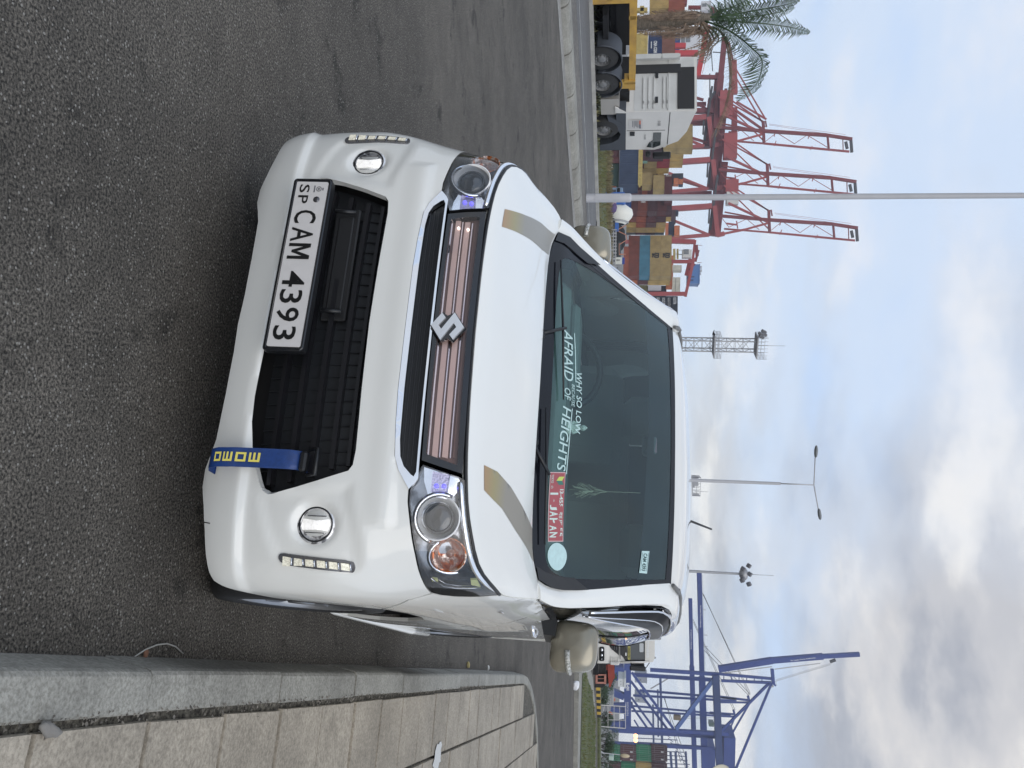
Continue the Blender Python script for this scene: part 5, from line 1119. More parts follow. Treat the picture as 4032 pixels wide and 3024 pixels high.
# red trailer beside it
rt=thing('red_trailer','red trailer with a pale red rear guard frame behind the white lorry','trailer',(0,0,0));RD_=mat('trailer_red',(.33,.055,.035),.7,var=.3,vscale=3);PR=mat('faded_red_guard',(.50,.22,.17),.7,var=.2,vscale=3);D=43.
fpl([(2392,2612),(2418,2612),(2421,2668),(2414,2678),(2404,2706),(2398,2706),(2394,2660)],0,2.).build('chassis_rail',RD_,rt)
fpl([(2375,2636),(2392,2612),(2400,2612),(2400,2640)],.1,1.5).build('gusset',RD_,rt)
for (x0,x1,y0_,y1) in((2345,2353,2655,2690),(2379,2387,2658,2694),(2345,2387,2655,2660),(2345,2387,2685,2692),(2352,2380,2671,2673)): fpl(rq(x0,x1,y0_,y1,.5),-.15,-.05).build('rear_guard',PR,rt)
fpl([(2318,2612),(2385,2612),(2392,2690),(2370,2708),(2325,2706),(2312,2670)],.0,1.6).build('folded_tarpaulin',mat('dark_tarpaulin',(.022,.020,.020),.85,bump=.5,bscale=5),rt)
fpl(rq(2310,2340,2612,2640,2),-.2,.3).build('mud_flap',mat('grey_flap',(.22,.22,.23),.8),rt)
for y in (2625,2665):
    c=F(2330,y,.9);MB().lathe([(.25,-.15),(.46,-.15),(.5,-.1),(.5,.1),(.46,.15),(.25,.15)],(c.x,c.y,.5),(1,0,0),24).build('wheel',RB2,rt)
# ------------------------------------------------------------------ containers
PSI=.35;CC={}
def ccol(n):
    tb=dict(tan=(.50,.34,.11),tan2=(.40,.29,.12),olive=(.19,.175,.07),maroon=(.115,.035,.035),dmaroon=(.07,.025,.03),brown=(.21,.06,.04),redb=(.32,.085,.045),red=(.30,.035,.045),crimson=(.33,.04,.04),green=(.03,.10,.065),dgreen=(.022,.055,.042),lgreen=(.02,.22,.10),navy=(.012,.02,.05),slate=(.045,.065,.115),blue=(.015,.07,.25),teal=(.07,.22,.31),mint=(.24,.42,.34),orange=(.58,.17,.06),grey=(.16,.165,.165),bluegrey=(.10,.15,.20),cream=(.62,.60,.50),dnavy=(.012,.016,.026),cma=(.015,.035,.11),clay=(.24,.10,.065),plum=(.16,.03,.06))
    return mat('container_paint_'+n,tb[n],.6,var=.28,vscale=.5,detail=6)
def container(name,X0,X1,Y0,Y1,D,colr,kind,label,group,psi=PSI,doors=False,fs=.0,L_=None):
    """kind side: long side between Y0 and Y1, near corner at Y1; kind end: end wall between Y0 and Y1, near corner at Y0"""
    yc=Y1 if kind=='side' else Y0;C=at((X0+X1)/2,yc,D);zb_=at(X0,yc,D).z;zt_=at(X1,yc,D).z;hgt=zt_-zb_+(.15 if D>150 and D<280 else 0)
    e=Vector((math.cos(psi),-math.sin(psi),0));w=Vector((math.sin(psi),math.cos(psi),0))
    r=lambda Y:at((X0+X1)/2,Y,D).x/D
    if kind=='side': L=(C.x-r(Y0)*C.y)/(e.x-r(Y0)*e.y);Wd=2.44
    else: Wd=(r(Y1)*C.y-C.x)/(w.x-r(Y1)*w.y);L=L_ or 6.06
    L=max(.6,min(L,14));Wd=max(.4,min(Wd,9))
    o=bpy.data.objects.new(name,None)
    M=Matrix(((e.x,w.x,0),(e.y,w.y,0),(0,0,1)))
    m=MB();B=lambda a,b:m.b2(a,b);t=.10;g=.06
    B((-L+t,t,t*.5),(-t,Wd-t,hgt-t*.5))
    for x in(-L,-t*1.2):
        for y in(0,Wd-t*1.2): B((x,y,.0),(x+t*1.2,y+t*1.2,hgt-.02))
    for z in(.0,hgt-t-.02):
        for y in (0,Wd-t): B((-L,y+.01,z),(-.0,y+t-.01,z+t))
        for x in(-L,-t): B((x+.01,.0,z),(x+t-.01,Wd,z+t))
    if L>4:
        nn=int(L/.42)
        for i in range(nn): x=-L+.3+(L-.6)*(i+.5)/nn;B((x-.10,t-.045,.12),(x+.10,t,hgt-.14))
    if doors or kind=='end':
        B((-.03,Wd/2-.03,.1),(.012,Wd/2+.03,hgt-.1))
    ob=m.build(name,ccol(colr));ob.location=(C.x,C.y,zb_);ob.rotation_euler=(0,0,math.atan2(e.y,e.x));tag(ob,label,'container',group)
    if doors:
        m=MB()
        for k_ in (.13,.36,.64,.87): m.b2((.0,Wd*k_-.03,.08),(.05,Wd*k_+.03,hgt-.08))
        for k_ in(.2,.8): m.b2((.0,Wd*.08,hgt*k_),(.04,Wd*.92,hgt*k_+.05))
        m.build('door_bars',mat('door_bar_'+colr,tuple(min(.7,q*.55+.16) for q in MATS['container_paint_'+colr].node_tree.nodes['Principled BSDF'].inputs['Base Color'].default_value[:3]),.6),ob)
    return ob,L,Wd,hgt
def cpl_text(ob,txt_,x0,x1,z0,z1,face,col_='white',bold=.03,Wd=2.44):
    m_=mat('container_lettering_'+col_,dict(white=(.62,.62,.62),black=(.02,.02,.02))[col_],.6)
    q=[(x0,-.004,z0),(x1,-.004,z0),(x1,-.004,z1),(x0,-.004,z1)] if face=='side' else [(.035,x0,z0),(.035,x1,z0),(.035,x1,z1),(.035,x0,z1)]
    v,f=text_mesh(txt_,1,bold);a0=min(p[0] for p in v);a1=max(p[0] for p in v);b0=min(p[1] for p in v);b1=max(p[1] for p in v)
    m=MB();m.add([tuple((1-(p[1]-b0)/(b1-b0))*((1-(p[0]-a0)/(a1-a0))*Vector(q[0])+(p[0]-a0)/(a1-a0)*Vector(q[1]))+(p[1]-b0)/(b1-b0)*((1-(p[0]-a0)/(a1-a0))*Vector(q[3])+(p[0]-a0)/(a1-a0)*Vector(q[2]))) for p in v],f)
    return m.build('lettering',m_,ob,fixn=False)
A1=lambda a,b,c,d:(2340+a*.2351,2340+b*.2351,560+c*.2351,560+d*.2351)
B1=lambda a,b,c,d:(2340+a*.2351,2340+b*.2351,900+c*.2351,900+d*.2351)
C1=lambda a,b,c,d:(2300+a*.2351,2300+b*.2351,c*.2351,d*.2351)
E1=lambda a,b,c,d:(2340+a*.2556,2340+b*.2556,2600+c*.2556,2600+d*.2556)
TIER=['bottom','second','third','top','fifth']
tiers={}
CN=dict(tan='tan',tan2='dull tan',olive='olive',maroon='maroon',dmaroon='dark maroon',brown='reddish brown',redb='rust red',red='red',crimson='bright red',green='green',dgreen='dark green',lgreen='bright green',navy='navy blue',slate='slate blue',blue='blue',teal='light blue',mint='mint green',orange='orange',grey='grey',bluegrey='blue grey',cream='cream',dnavy='black blue',cma='dark blue',clay='clay brown',plum='plum')
def row(conv,D,where,items,grp='shipping containers in the port stacks',**k):
    items=sorted(items,key=lambda q:q[0]);out_=[]
    for i,it in enumerate(items):
        a,b,c,d,col_,kd=it[:6];dd=it[6] if len(it)>6 else False;n=len(items)
        pos='' if n==1 else (', lowest' if i==0 else (', topmost' if i==n-1 else (', middle' if n==3 else ', %s up'%['','second','third','fourth','fifth'][i])))
        lb='%s container %s%s'%(CN[col_],where,pos)
        if len(lb.split())>16: lb=lb.replace(' in the',' in').replace(' of the',' of').replace('standing ','').replace('just ','')
        out_.append(container('shipping_container',*conv(a,b,c,d),D,col_,kd,lb,grp,doors=dd,**k))
    return out_
row(A1,131,'in the low pile right of the white tractor lorry, left half',[(205,420,125,247,'maroon','side')])
row(A1,130,'in the low pile right of the white tractor lorry, beside the green one',[(205,420,250,345,'maroon','side')])
g_=row(A1,129,'with large letters OL above the dry grass',[(180,408,346,710,'dgreen','side')])[0];cpl_text(g_[0],'OL',-g_[1]*.96,-g_[1]*.72,g_[3]*.2,g_[3]*.52,'side',bold=.0)
row(A1,128.5,'stacked on the green one with letters OL',[(413,733,90,710,'slate','side')])
row(A1,195,'peeping between yellow steel frames and the mirror of the lorry',[(800,902,60,205,'maroon','side')]);row(A1,194,'behind the wing mirror of the tractor lorry',[(906,1150,60,215,'dmaroon','side')])
row(A1,186,'in the tall tan pair above the tractor cab, long side',[(1150,1385,-300,92,'tan2','side'),(1392,1640,-300,92,'tan2','side')])
row(A1,186.3,'with ribbed doors in the tan pair above the tractor cab',[(1150,1385,93,205,'tan','end',True),(1392,1635,93,205,'tan','end',True)],L_=2)
row(A1,197,'short one in front of the mint box',[(800,885,244,356,'mint','end')])
row(A1,200,'in the first narrow stack right of the ribbed tan doors',[(888,1055,207,325,'maroon','end',True),(1060,1268,207,318,'red','end'),(1275,1487,207,318,'tan','end')])
row(A1,202.8,'in the second narrow stack right of the ribbed tan doors',[(795,830,328,440,'maroon','end'),(838,1040,328,438,'tan2','end'),(1050,1262,322,434,'red','end'),(1266,1475,322,430,'tan','end')])
row(A1,205.5,'in the third narrow stack right of the ribbed tan doors',[(790,1035,445,540,'tan2','end'),(1045,1242,442,528,'tan','end')])
row(A1,199,'in the broad stack left of the lamp post',[(800,945,505,712,'tan2','side'),(985,1165,545,788,'tan2','side')])
z=row(A1,204,'standing tall left of the lamp post with small white letters',[(1170,1296,540,1000,'maroon','side')])[0];cpl_text(z[0],'ZCSU 8-108',-z[1]*.99,-z[1]*.93,z[3]*.15,z[3]*.9,'side')
row(A1,150,'above the blue and white cab by the lamp post',[(500,620,722,1040,'blue','side')])
row(A1,203,'behind the lamp post below the tan ones',[(622,790,712,812,'maroon','side')]);row(A1,206,'small tan tile left of the lamp post',[(795,968,715,792,'tan2','end')]);row(A1,207,'small end by the lamp post under the maroon wall',[(1060,1157,790,872,'tan','end')])
row(A1,208,'in the row of dark ends cut by the lamp post',[(625,735,815,1000,'dmaroon','end'),(738,893,815,1000,'brown','end'),(900,1058,815,1000,'dmaroon','end')])
hs=row(A1,205,'in the maroon stack just right of the lamp post',[(555,722,960,1152,'maroon','side'),(727,880,960,1152,'brown','side'),(885,1050,960,1152,'dmaroon','side'),(1055,1205,880,1152,'maroon','side'),(1210,1290,960,1152,'dmaroon','side')]);cpl_text(hs[1][0],'HM',-hs[1][1]*.98,-hs[1][1]*.72,hs[1][3]*.3,hs[1][3]*.8,'side',bold=.05)
row(A1,205.2,'in the end wall stack touching the maroon stack',[(550,712,1155,1242,'brown','end'),(716,877,1155,1242,'redb','end'),(882,1047,1155,1245,'maroon','end',True),(1052,1205,1155,1247,'dmaroon','end'),(1209,1287,1150,1250,'maroon','end')])
row(A1,208,'in the second end wall stack right of the lamp post',[(545,702,1250,1338,'brown','end'),(706,868,1250,1340,'redb','end'),(872,1037,1252,1343,'maroon','end'),(1040,1200,1252,1343,'dmaroon','end'),(1203,1277,1253,1330,'tan','end')])
row(A1,211,'in the stack left of the all tan one',[(540,692,1350,1428,'tan','end'),(696,858,1348,1430,'redb','end'),(862,1035,1348,1430,'maroon','end',True),(1040,1190,1348,1430,'tan','end',True)])
row(A1,214,'in the all tan end stack near the car mirror',[(537,692,1436,1512,'tan2','end'),(696,853,1436,1514,'tan','end',True),(858,1015,1436,1514,'tan','end',True),(1019,1177,1434,1512,'tan','end')])
row(A1,217,'in the thin stack slice touching the black lettered stack',[(535,683,1518,1552,'grey','end'),(687,847,1516,1553,'plum','end'),(851,1011,1516,1555,'dmaroon','end'),(1015,1160,1516,1555,'bluegrey','end')])
ms_=row(B1,212,'in the long stack whose upper boxes carry black letters',[(560,745,115,790,'brown','side'),(750,920,112,790,'teal','side'),(928,1103,112,797,'tan2','side'),(1108,1285,112,797,'tan2','side')])
for c_ in ms_[2:]:
    ob,L,Wd,hg=c_;cpl_text(ob,'m',-L*.565,-L*.44,hg*.50,hg*.84,'side','black',.05);cpl_text(ob,'sc',-L*.555,-L*.45,hg*.18,hg*.46,'side','black',.05)
    m=MB();m.b2((-L*.58,-.012,hg*.46),(-L*.43,-.0,hg*.50));m.build('logo_bar',MATS['container_lettering_black'],ob)
# end walls of that stack are the ends of the same boxes; the next stack behind shows its ends only
row(B1,216,'in the end stack right of the black lettered stack',[(600,715,872,942,'orange','end'),(719,895,872,942,'maroon','end'),(900,1080,876,946,'tan','end'),(1086,1262,872,950,'tan','end')])
row(B1,190,'low in front of the black lettered stack',[(480,556,300,870,'redb','side')])
row(B1,225,'peeping over the car pillar beside the black lettered stack',[(600,738,905,1010,'olive','side'),(745,882,945,1130,'olive','side')])
row(B1,240,'behind the white flat rack end',[(885,1200,955,1070,'dnavy','side')]);row(B1,238,'rusty end beside the cream boxes',[(1205,1300,950,1022,'orange','end')])
fr_=MB();a=at(2340+900*.2351,900+982*.2351,236);b_=at(2340+1120*.2351,900+982*.2351,236)
fr_.beam(a,b_,1.9,.4,up=(0,1,0));fo2=fr_.build('flat_rack_post',mat('flat_rack_white',(.5,.5,.52),.6));tag(fo2,'upright white flat rack end right of the black lettered containers','flat rack')
for i,(x0,x1,y1) in enumerate(((905,1012,1500),(1016,1105,1560),(1109,1198,1600),(1202,1292,1640),(1296,1390,1490))):
    c_=row(B1,260,'in the dark pile above the car windscreen pillar, %s row'%['lowest','second','middle','fourth','top'][i],[(x0,x1,1132,y1,'dnavy','side')])[0]
    cpl_text(c_[0],'GOLD STAR',-c_[1]*.95,-c_[1]*.62,c_[3]*.25,c_[3]*.75,'side')
# containers on the ships
SH='container carried on the ship behind the red cranes'
for conv,D_,a,b,c,d,col_,w in ((A1,300,1330,1412,600,702,'orange','left one of the orange pair'),(A1,300,1416,1490,618,662,'orange','small orange one beside the dark ones'),(A1,302,1300,1330,525,700,'dnavy','dark slice under the first red crane'),(A1,304,1332,1490,520,600,'dnavy','dark one above the orange pair'),(A1,304,1416,1488,664,712,'navy','dark one with white marks right of the orange pair'),(A1,300,1290,1365,1130,1345,'dmaroon','dark red one left of the second red crane leg'),(A1,300,1368,1410,1135,1208,'navy','small dark one beside the second crane leg'),(A1,298,1190,1240,1350,1548,'orange','low orange one above the tan end stack'),(A1,298,1243,1338,1330,1545,'navy','navy one between two orange ones'),(A1,297,1340,1430,1395,1562,'orange','orange one near the third red crane leg'),(B1,262,1290,1312,450,800,'orange','orange strip on top of the black lettered stack')):
    container('shipping_container',*conv(a,b,c,d),D_,col_,'side','%s ship container, %s'%(CN[col_],w),'containers on the ships',psi=.12)
for a,b,c,d,w in ((1305,1455,612,705,'grey white container above the black lettered stack'),(1303,1352,815,1062,'cream container above the end stack, lower of two'),(1365,1430,815,1062,'cream container above the end stack, upper of two')):
    container('shipping_container',*B1(a,b,c,d),255,'cream','side',w,'cream containers above the end stack',psi=.12)
# left: stack above the trailer
row(C1,170,'with large white lettering left of the tractor cab',[(1072,1292,560,935,'cma','side')])
cm=[o for o in bpy.data.objects if o.get('label','').startswith('dark blue container with large white')][0]
cpl_text(cm,'CMA CGM',-3.75,-.75,1.05,1.75,'side',bold=.05);cpl_text(cm,'---',-3.6,-1.9,.5,.7,'side');
row(C1,171,'on top of the white lettered dark blue one',[(1296,1512,540,940,'clay','side')]);row(C1,230,'small one between the palm trunk and the red gantry',[(1515,1600,560,752,'blue','side')])
row(C1,175,'left of the palm trunk at the edge of the photo',[(1100,1405,-260,132,'tan','side'),(1410,1675,-260,180,'redb','side')])
YFR=mat('flat_rack_yellow',(.48,.36,.11),.6,var=.2,vscale=1)
def rack(X0,X1,Y0,Y1,D,lb,vert=False):
    m=MB();a=at(X0,Y0,D);b_=at(X1,Y1,D);n=max(2,int((Y1-Y0)/14) if not vert else 3)
    m.b2((a.x,a.y,a.z),(b_.x,a.y+1.,a.z+(b_.z-a.z)*.34));m.b2((a.x,a.y,a.z+(b_.z-a.z)*.66),(b_.x,a.y+1.,b_.z))
    for i in range(n+1): x=a.x+(b_.x-a.x)*i/n;m.b2((x-.35,a.y+.02,a.z+(b_.z-a.z)*.3),(x+.35,a.y+.9,a.z+(b_.z-a.z)*.7))
    o=m.build('flat_rack',YFR);return tag(o,lb,'flat rack','yellow flat racks')
rack(*A1(737,800,130,712),180,'yellow slotted flat rack lying on the slate blue container')
for i,(x0,x1) in enumerate(((862,890),(895,975),(982,1062))): rack(*C1(x0,x1,560,936),168+i*.1,'yellow slotted flat rack under the white lettered blue container, %s of three'%['lowest','middle','highest'][i])
rack(*C1(880,1060,130,180),166,'yellow flat rack left of the palm trunk')
# right hand stacks
GR='containers in the stacks on the right'
for y0_,y1,D_,w,it in ((1310,1440,165,'in the first column right of the blue crane',[(250,397,'lgreen'),(402,642,'maroon'),(646,872,'lgreen'),(876,1115,'dmaroon')]),(1441,1552,165.1,'in the column behind the beige oval',[(262,398,'lgreen'),(402,642,'maroon'),(650,876,'lgreen'),(880,1116,'dmaroon')]),(1578,1800,168,'in the column at the photo corner',[(230,410,'maroon'),(414,632,'lgreen'),(640,880,'tan'),(885,1112,'dmaroon')])):
    for i,(a,b,cc) in enumerate(it):
        o_=container('shipping_container',*E1(a,b,y0_,y1),D_,cc,'end','%s container %s, %s'%(CN[cc],w,['at its foot','second from its foot','third from its foot','at its top'][i]),GR,psi=1.93,doors=True)
        if cc in('maroon','dmaroon'): cpl_text(o_[0],'tex',o_[2]*.62,o_[2]*.9,o_[3]*.6,o_[3]*.8,'end')
# ------------------------------------------------------------------ cranes
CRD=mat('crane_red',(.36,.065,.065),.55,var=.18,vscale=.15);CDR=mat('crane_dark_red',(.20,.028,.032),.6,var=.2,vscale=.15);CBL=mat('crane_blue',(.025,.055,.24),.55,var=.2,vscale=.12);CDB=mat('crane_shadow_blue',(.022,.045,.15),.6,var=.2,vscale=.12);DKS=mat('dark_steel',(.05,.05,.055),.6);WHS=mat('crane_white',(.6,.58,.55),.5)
def lines(t,D,specs,name,m_,dX=0,dY=0,k=1.):
    if name in ('leg','brace','post','stay_pipe','back_stay','apex_leg','bogie_leg','gantry_beam','top_beam','sign_leg','stay','rope','hoist_rope','boom_stay','boom_rail') and len(specs)>1:
        return [lines(t,D,[q],name,m_,dX,dY,k) for q in specs][-1]
    mb=MB()
    for q in specs:
        x0,y0_,x1,y1,w=q[:5];d0=q[5] if len(q)>5 else 0;d1=q[6] if len(q)>6 else d0
        mb.beam(at(x0+dX,y0_+dY,D+d0),at(x1+dX,y1+dY,D+d1),w/CF*(D+d0)*k,w/CF*(D+d0)*k,up=(0,1,0))
    return mb.build(name,m_,t)
def rcrane(dX,dY,D,label):
    t=thing('ship_crane',label,'crane',(0,0,0),0,'red ship to shore cranes with raised booms')
    kw=dict(dX=dX,dY=dY)
    lines(t,D,[(2462,953,2791,925,13),(2462,835,2802,812,20),(2462,770,2802,760,14,16)],'leg',CRD,**kw)
    lines(t,D,[(2639,863,2795,926,9),(2645,700,2792,744,9,8)],'brace',CRD,**kw)
    lines(t,D,[(2813,812,2826,931,17),(2824,926,2852,920,16)],'portal_beam',CRD,**kw)
    lines(t,D,[(2804,928,2826,740,30,6),(2822,925,2852,640,26,12),(2868,810,2880,700,10,4)],'trolley_girder',CDR,**kw)
    lines(t,D,[(2796,905,2826,690,8,2),(2790,880,2795,800,6)],'walkway',DKS,**kw)
    m=MB();a=at(2858+dX,705+dY,D);b_=at(2908+dX,(754 if dY==0 else 803)+dY,D);m.b2((a.x,a.y,a.z),(b_.x,a.y+4,b_.z));m.build('machinery_house',CRD,t)
    if dY==0:
        a=at(2862,754.5,D);b_=at(2908,803,D);MB().b2((a.x,a.y,a.z),(b_.x,a.y+4,b_.z)).build('white_house',WHS,t)
    lines(t,D,[(3027,828,3030,914,10),(3036,826,3040,850,5)],'apex_beam',CDR,**kw)
    lines(t,D,[(2824,928,2851,920,7),(2851,920,2932,904,8),(2932,904,3030,877,7),(2868,800,3030,877,8),(2853,835,3030,868,5,4)],'apex_leg',CRD,**kw)
    lines(t,D,[(2850,730,3026,828,4.5),(2898,742,3026,830,4.5),(2850,730,3030,905,4)],'back_stay',CRD,**kw)
    lines(t,D,[(2835,850,3030,866,11),(3030,866,3274,882,12),(3274,882,3377,898,11)],'boom_rail',CDR,**kw)
    lines(t,D,[(2851,901,3030,915,6,6),(3030,915,3366,947,7,6)],'boom_rail',CRD,**kw)
    lines(t,D,[(3280,880,3285,936,7),(3340,885,3342,940,3)],'boom_tie',CDR,**kw)
    lines(t,D,[(3352,908,3358,936,9),(3372,896,3376,950,9)],'boom_tip',DKS,**kw)
    lines(t,D,[(3035,908,3080,872,2),(3080,872,3150,916,2),(3150,916,3200,882,2),(3200,882,3280,930,2),(2840,855,2870,895,2),(2870,895,2940,862,2),(2940,862,2990,905,2),(3077,862,3070,888,3),(3210,874,3204,896,3),(3078,905,3070,925,3),(3220,925,3212,940,3),(3050,838,3352,880,.8),(3050,842,3340,886,.8),(2860,880,2900,885,6),(2900,870,2905,900,4)],'lacing',CRD,**kw)
rcrane(0,0,330,'third red ship crane, raised boom nearest the car roof and right of the lamp post')
rcrane(-6,-182,334,'second red ship crane, raised boom just left of the lamp post')
rcrane(-22,-350,338,'first red ship crane, raised boom above the tractor cab')
t=thing('ship_crane','red ship crane with its boom lowered towards the palm fronds','crane',(0,0,0),0,'red ship to shore cranes')
lines(t,342,[(2853,150,2838,300,20),(2838,300,2805,640,24),(2870,165,2885,235,6)],'lowered_boom',CDR);lines(t,342,[(2888,240,2892,370,22),(2892,425,2890,560,20,3)],'machinery_girder',CRD)
lines(t,342,[(2870,225,3015,470,4.5),(2880,275,3012,500,4.5),(2900,400,3018,470,6),(2890,430,3018,520,8)],'stay',CRD);lines(t,342,[(2595,300,2830,305,14),(2595,437,2810,437,18),(2595,487,2800,485,15),(2745,408,2800,440,8)],'leg',CDR);lines(t,342,[(2800,190,2806,280,3),(2806,205,2850,208,3),(2795,290,2795,395,4),(2795,395,2815,360,9)],'walkway',DKS)
# red yard gantry at the far left, white house behind it
t=thing('yard_gantry','bright red yard gantry crane behind the palm trunk','crane',(0,0,0));lines(t,215,[(2655,210,2748,210,19),(2786,100,2747,300,17),(2796,100,2757,300,3,2),(2810,120,2765,290,1.5,2),(2655,181,2700,181,18)],'gantry_beam',mat('gantry_red',(.50,.045,.05),.5))
lines(t,215,[(2650,8,2705,8,26),(2710,30,2760,30,12),(2700,60,2790,60,5),(2780,30,2830,60,22)],'trolley_frame',CDR)
def house(name,X0,X1,Y0,Y1,D,m_,lb,cat,wins=(),depth=8,wm=None):
    a=at(X0,Y0,D);b_=at(X1,Y1,D);t=thing(name,lb,cat,((a.x+b_.x)/2,D,a.z));w=(b_.x-a.x)/2;h=b_.z-a.z;MB().b2((-w,0,0),(w,depth,h)).build('wall',m_,t)
    for (x0,x1,y0_,y1) in wins:
        p=at(x0,y0_,D)-Vector(((a.x+b_.x)/2,D,a.z));q=at(x1,y1,D)-Vector(((a.x+b_.x)/2,D,a.z));MB().b2((p.x,-.06,p.z),(q.x,.03,q.z)).build('window',wm or mat('house_window',(.18,.19,.2),.2),t)
    MB().b2((-w-.15,-.15,h),(w+.15,depth+.15,h+.25)).build('roof',m_,t)
    return t
house('ship_bridge',2675,2752,115,232,290,mat('ship_white',(.62,.62,.64),.5),'white ship superstructure with two windows behind the palm','ship bridge',[(2682,2697,140,168),(2700,2718,140,166)])
house('crane_cabin',2762,2795,5,40,205,mat('ship_white',(.62,.62,.64),.5),'white crane cabin at the top left edge','crane cabin',[(2765,2782,14,26)],3)
# yard gantry crane over the MSC stack
t=thing('yard_gantry','red yard gantry crane with a white cab above the black lettered containers','crane',(0,0,0))
lines(t,235,[(2641,1030,2722,1030,13),(2547,1157,2695,1157,15),(2643,950,2735,952,17),(2670,951,2690,951,4)],'leg',CRD);lines(t,235,[(2733,1015,2698,1168,11),(2719,1020,2703,1085,16,3),(2737,945,2728,1020,9,4)],'top_beam',CRD)
lines(t,235,[(2741,965,2745,1008,12),(2750,985,2738,1030,9),(2737,1040,2712,1064,6),(2745,965,2765,966,1.5),(2744,1035,2763,1033,1.5)],'machinery',CDR)
m=MB();a=at(2688,982,232);b_=at(2723,1013,232);m.b2((a.x,a.y,a.z),(b_.x,a.y+3,b_.z));cb2=m.build('operator_cab',WHS,t);
for y0_,y1 in((981,991),(993,1001)): a=at(2693,y0_,231.8);b_=at(2712,y1,231.8);MB().b2((a.x,a.y-.05,a.z),(b_.x,a.y+.3,b_.z)).build('cab_window',mat('house_window',(.18,.19,.2),.2),cb2)
lines(t,235,[(2673,985,2690,985,1.5),(2660,1000,2690,1003,3),(2668,960,2715,962,2)],'ladder',WHS);lines(t,235,[(2655,980,2655,1024,9),(2668,980,2668,1020,7)],'spreader',YFR)
house('ship_funnel',2711,2752,1040,1116,320,mat('funnel_blue',(.06,.16,.38),.5),'blue ship funnel casing behind the red yard gantry','ship funnel',[(2711,2734,1087,1093),(2711,2730,1100,1107)],10,mat('funnel_window',(.02,.04,.12),.3))
m=MB()
for y,x in((1053,2763),(1066,2763),(1078,2760),(1092,2755),(1105,2756)): m.tube([at(2750,y,322),at(x,y,322)],.5,10)
tag(m.build('exhaust_pipes',mat('pipe_grey',(.35,.35,.36),.4,.5)),'row of grey exhaust pipes on the blue ship funnel','exhaust pipes')
# blue cranes
def bl(t,nm,sp,m_=None,D=300): return lines(t,D,sp,nm,m_ or CBL)
t=thing('ship_crane','nearest blue ship crane marked E-01 with its boom raised','crane',(0,0,0),0,'blue ship to shore cranes')
bl(t,'sill_beam',[(2471,2612,2471,2872,27)]);bl(t,'bogie_leg',[(2417,2645,2457,2645,50),(2446,2690,2446,2700,22),(2405,2720,2458,2742,24),(2405,2790,2458,2800,16),(2400,2855,2458,2845,22)])
bl(t,'leg',[(2560,2637,2829,2655,12),(2493,2656,2826,2678,12,14),(2401,2864,2869,2889,13),(2409,2876,2826,2902,11,14),(2406,2926,2805,2946,12,24)])
bl(t,'diagonal_pipe',[(2820,2661,2662,2870,14)],mat('crane_light_blue',(.06,.12,.33),.5));bl(t,'brace',[(2488,2648,2651,2868,9),(2484,2682,2626,2868,8,4),(2530,2728,2545,2718,4)])
bl(t,'trolley_girder',[(2818,2655,2835,3060,26)],CDB);bl(t,'raised_boom',[(2829,2634,3041,2600,22),(3041,2600,3240,2584,20),(3240,2584,3384,2576,15)])
bl(t,'boom_catwalk',[(2835,2622,3300,2572,1.5),(2850,2650,3040,2625,3),(3050,2635,3230,2612,3)],MATS['pipe_grey'])
m=MB()
for i in range(32):
    x=2840+i*14.4;y=2622-i*1.57;m.beam(at(x,y-1,300),at(x,y+5,300),.25)
m.build('boom_railing',MATS['pipe_grey'],t)
bl(t,'apex',[(2829,2653,3036,2672,9),(2840,2680,3036,2688,9),(3040,2634,3045,2692,12),(3045,2692,3055,2700,6),(2850,2660,2850,2682,3),(2880,2660,2880,2685,3),(2910,2662,2910,2685,3),(2940,2664,2940,2686,3),(2970,2666,2970,2687,3),(3000,2668,3000,2688,3)]);bl(t,'apex_walk',[(3040,2700,3042,2704,10),(3055,2684,3057,2700,1.5)],MATS['pipe_grey'])
bl(t,'stay_pipe',[(3028,2690,2838,2880,9),(3038,2690,2896,3030,8)]);bl(t,'hoist_rope',[(3055,2676,3275,2610,1),(3055,2680,3275,2614,1),(3052,2684,3270,2618,1)],MATS['pipe_grey']);bl(t,'boom_sheave',[(3268,2606,3290,2598,9)],DKS)
a=at(2851,2905,300);b_=at(2893,3060,300);MB().b2((a.x,a.y,a.z),(b_.x,a.y+12,b_.z)).build('machinery_house',CBL,t)
def wt(tx_,x0,x1,y0_,y1,D,par,col_=WLT,bold=.02): return txt3('lettering',tx_,[at(x0,y0_,D),at(x0,y1,D),at(x1,y1,D),at(x1,y0_,D)],col_,par,bold,.3)
wt('E-01',2466,2478,2688,2717,297,t,bold=.05);wt('TWIN LIFT 60 T',2462,2466,2763,2818,297,t);wt('SLPA PORT CONTROL',2470,2474,2763,2818,297,t)
txt3('lettering','Sri Lanka Ports Authority',[at(3114,2604,298),at(3212,2592,298),at(3209,2586,298),at(3111,2598,298)],WLT,t,.02,.3)
a=at(2792,2846,296);b_=at(2811,2862,296);MB().b2((a.x,a.y,a.z),(b_.x,a.y+3,b_.z)).build('operator_cab',mat('cab_dark_green',(.05,.09,.08),.3),t)
t2=thing('ship_crane','second blue ship crane with the long upper horizontal boom','crane',(0,0,0),0,'blue ship to shore cranes')
bl(t2,'horizontal_boom',[(2753,2254,2764,2667,18),(2764,2667,2776,3060,24)],D=325);bl(t2,'leg',[(2519,2718,2900,2751,7),(2493,2738,2900,2760,7,12),(2411,2780,2492,2776,20)],D=325);bl(t2,'brace',[(2486,2746,2572,2863,7),(2487,2778,2548,2866,7)],D=325)
bl(t2,'apex',[(2828,2742,2945,2757,7),(2835,2765,2945,2766,6),(2945,2740,2952,2768,9)],D=325);bl(t2,'stay_pipe',[(2954,2764,2873,2905,6)],D=325)
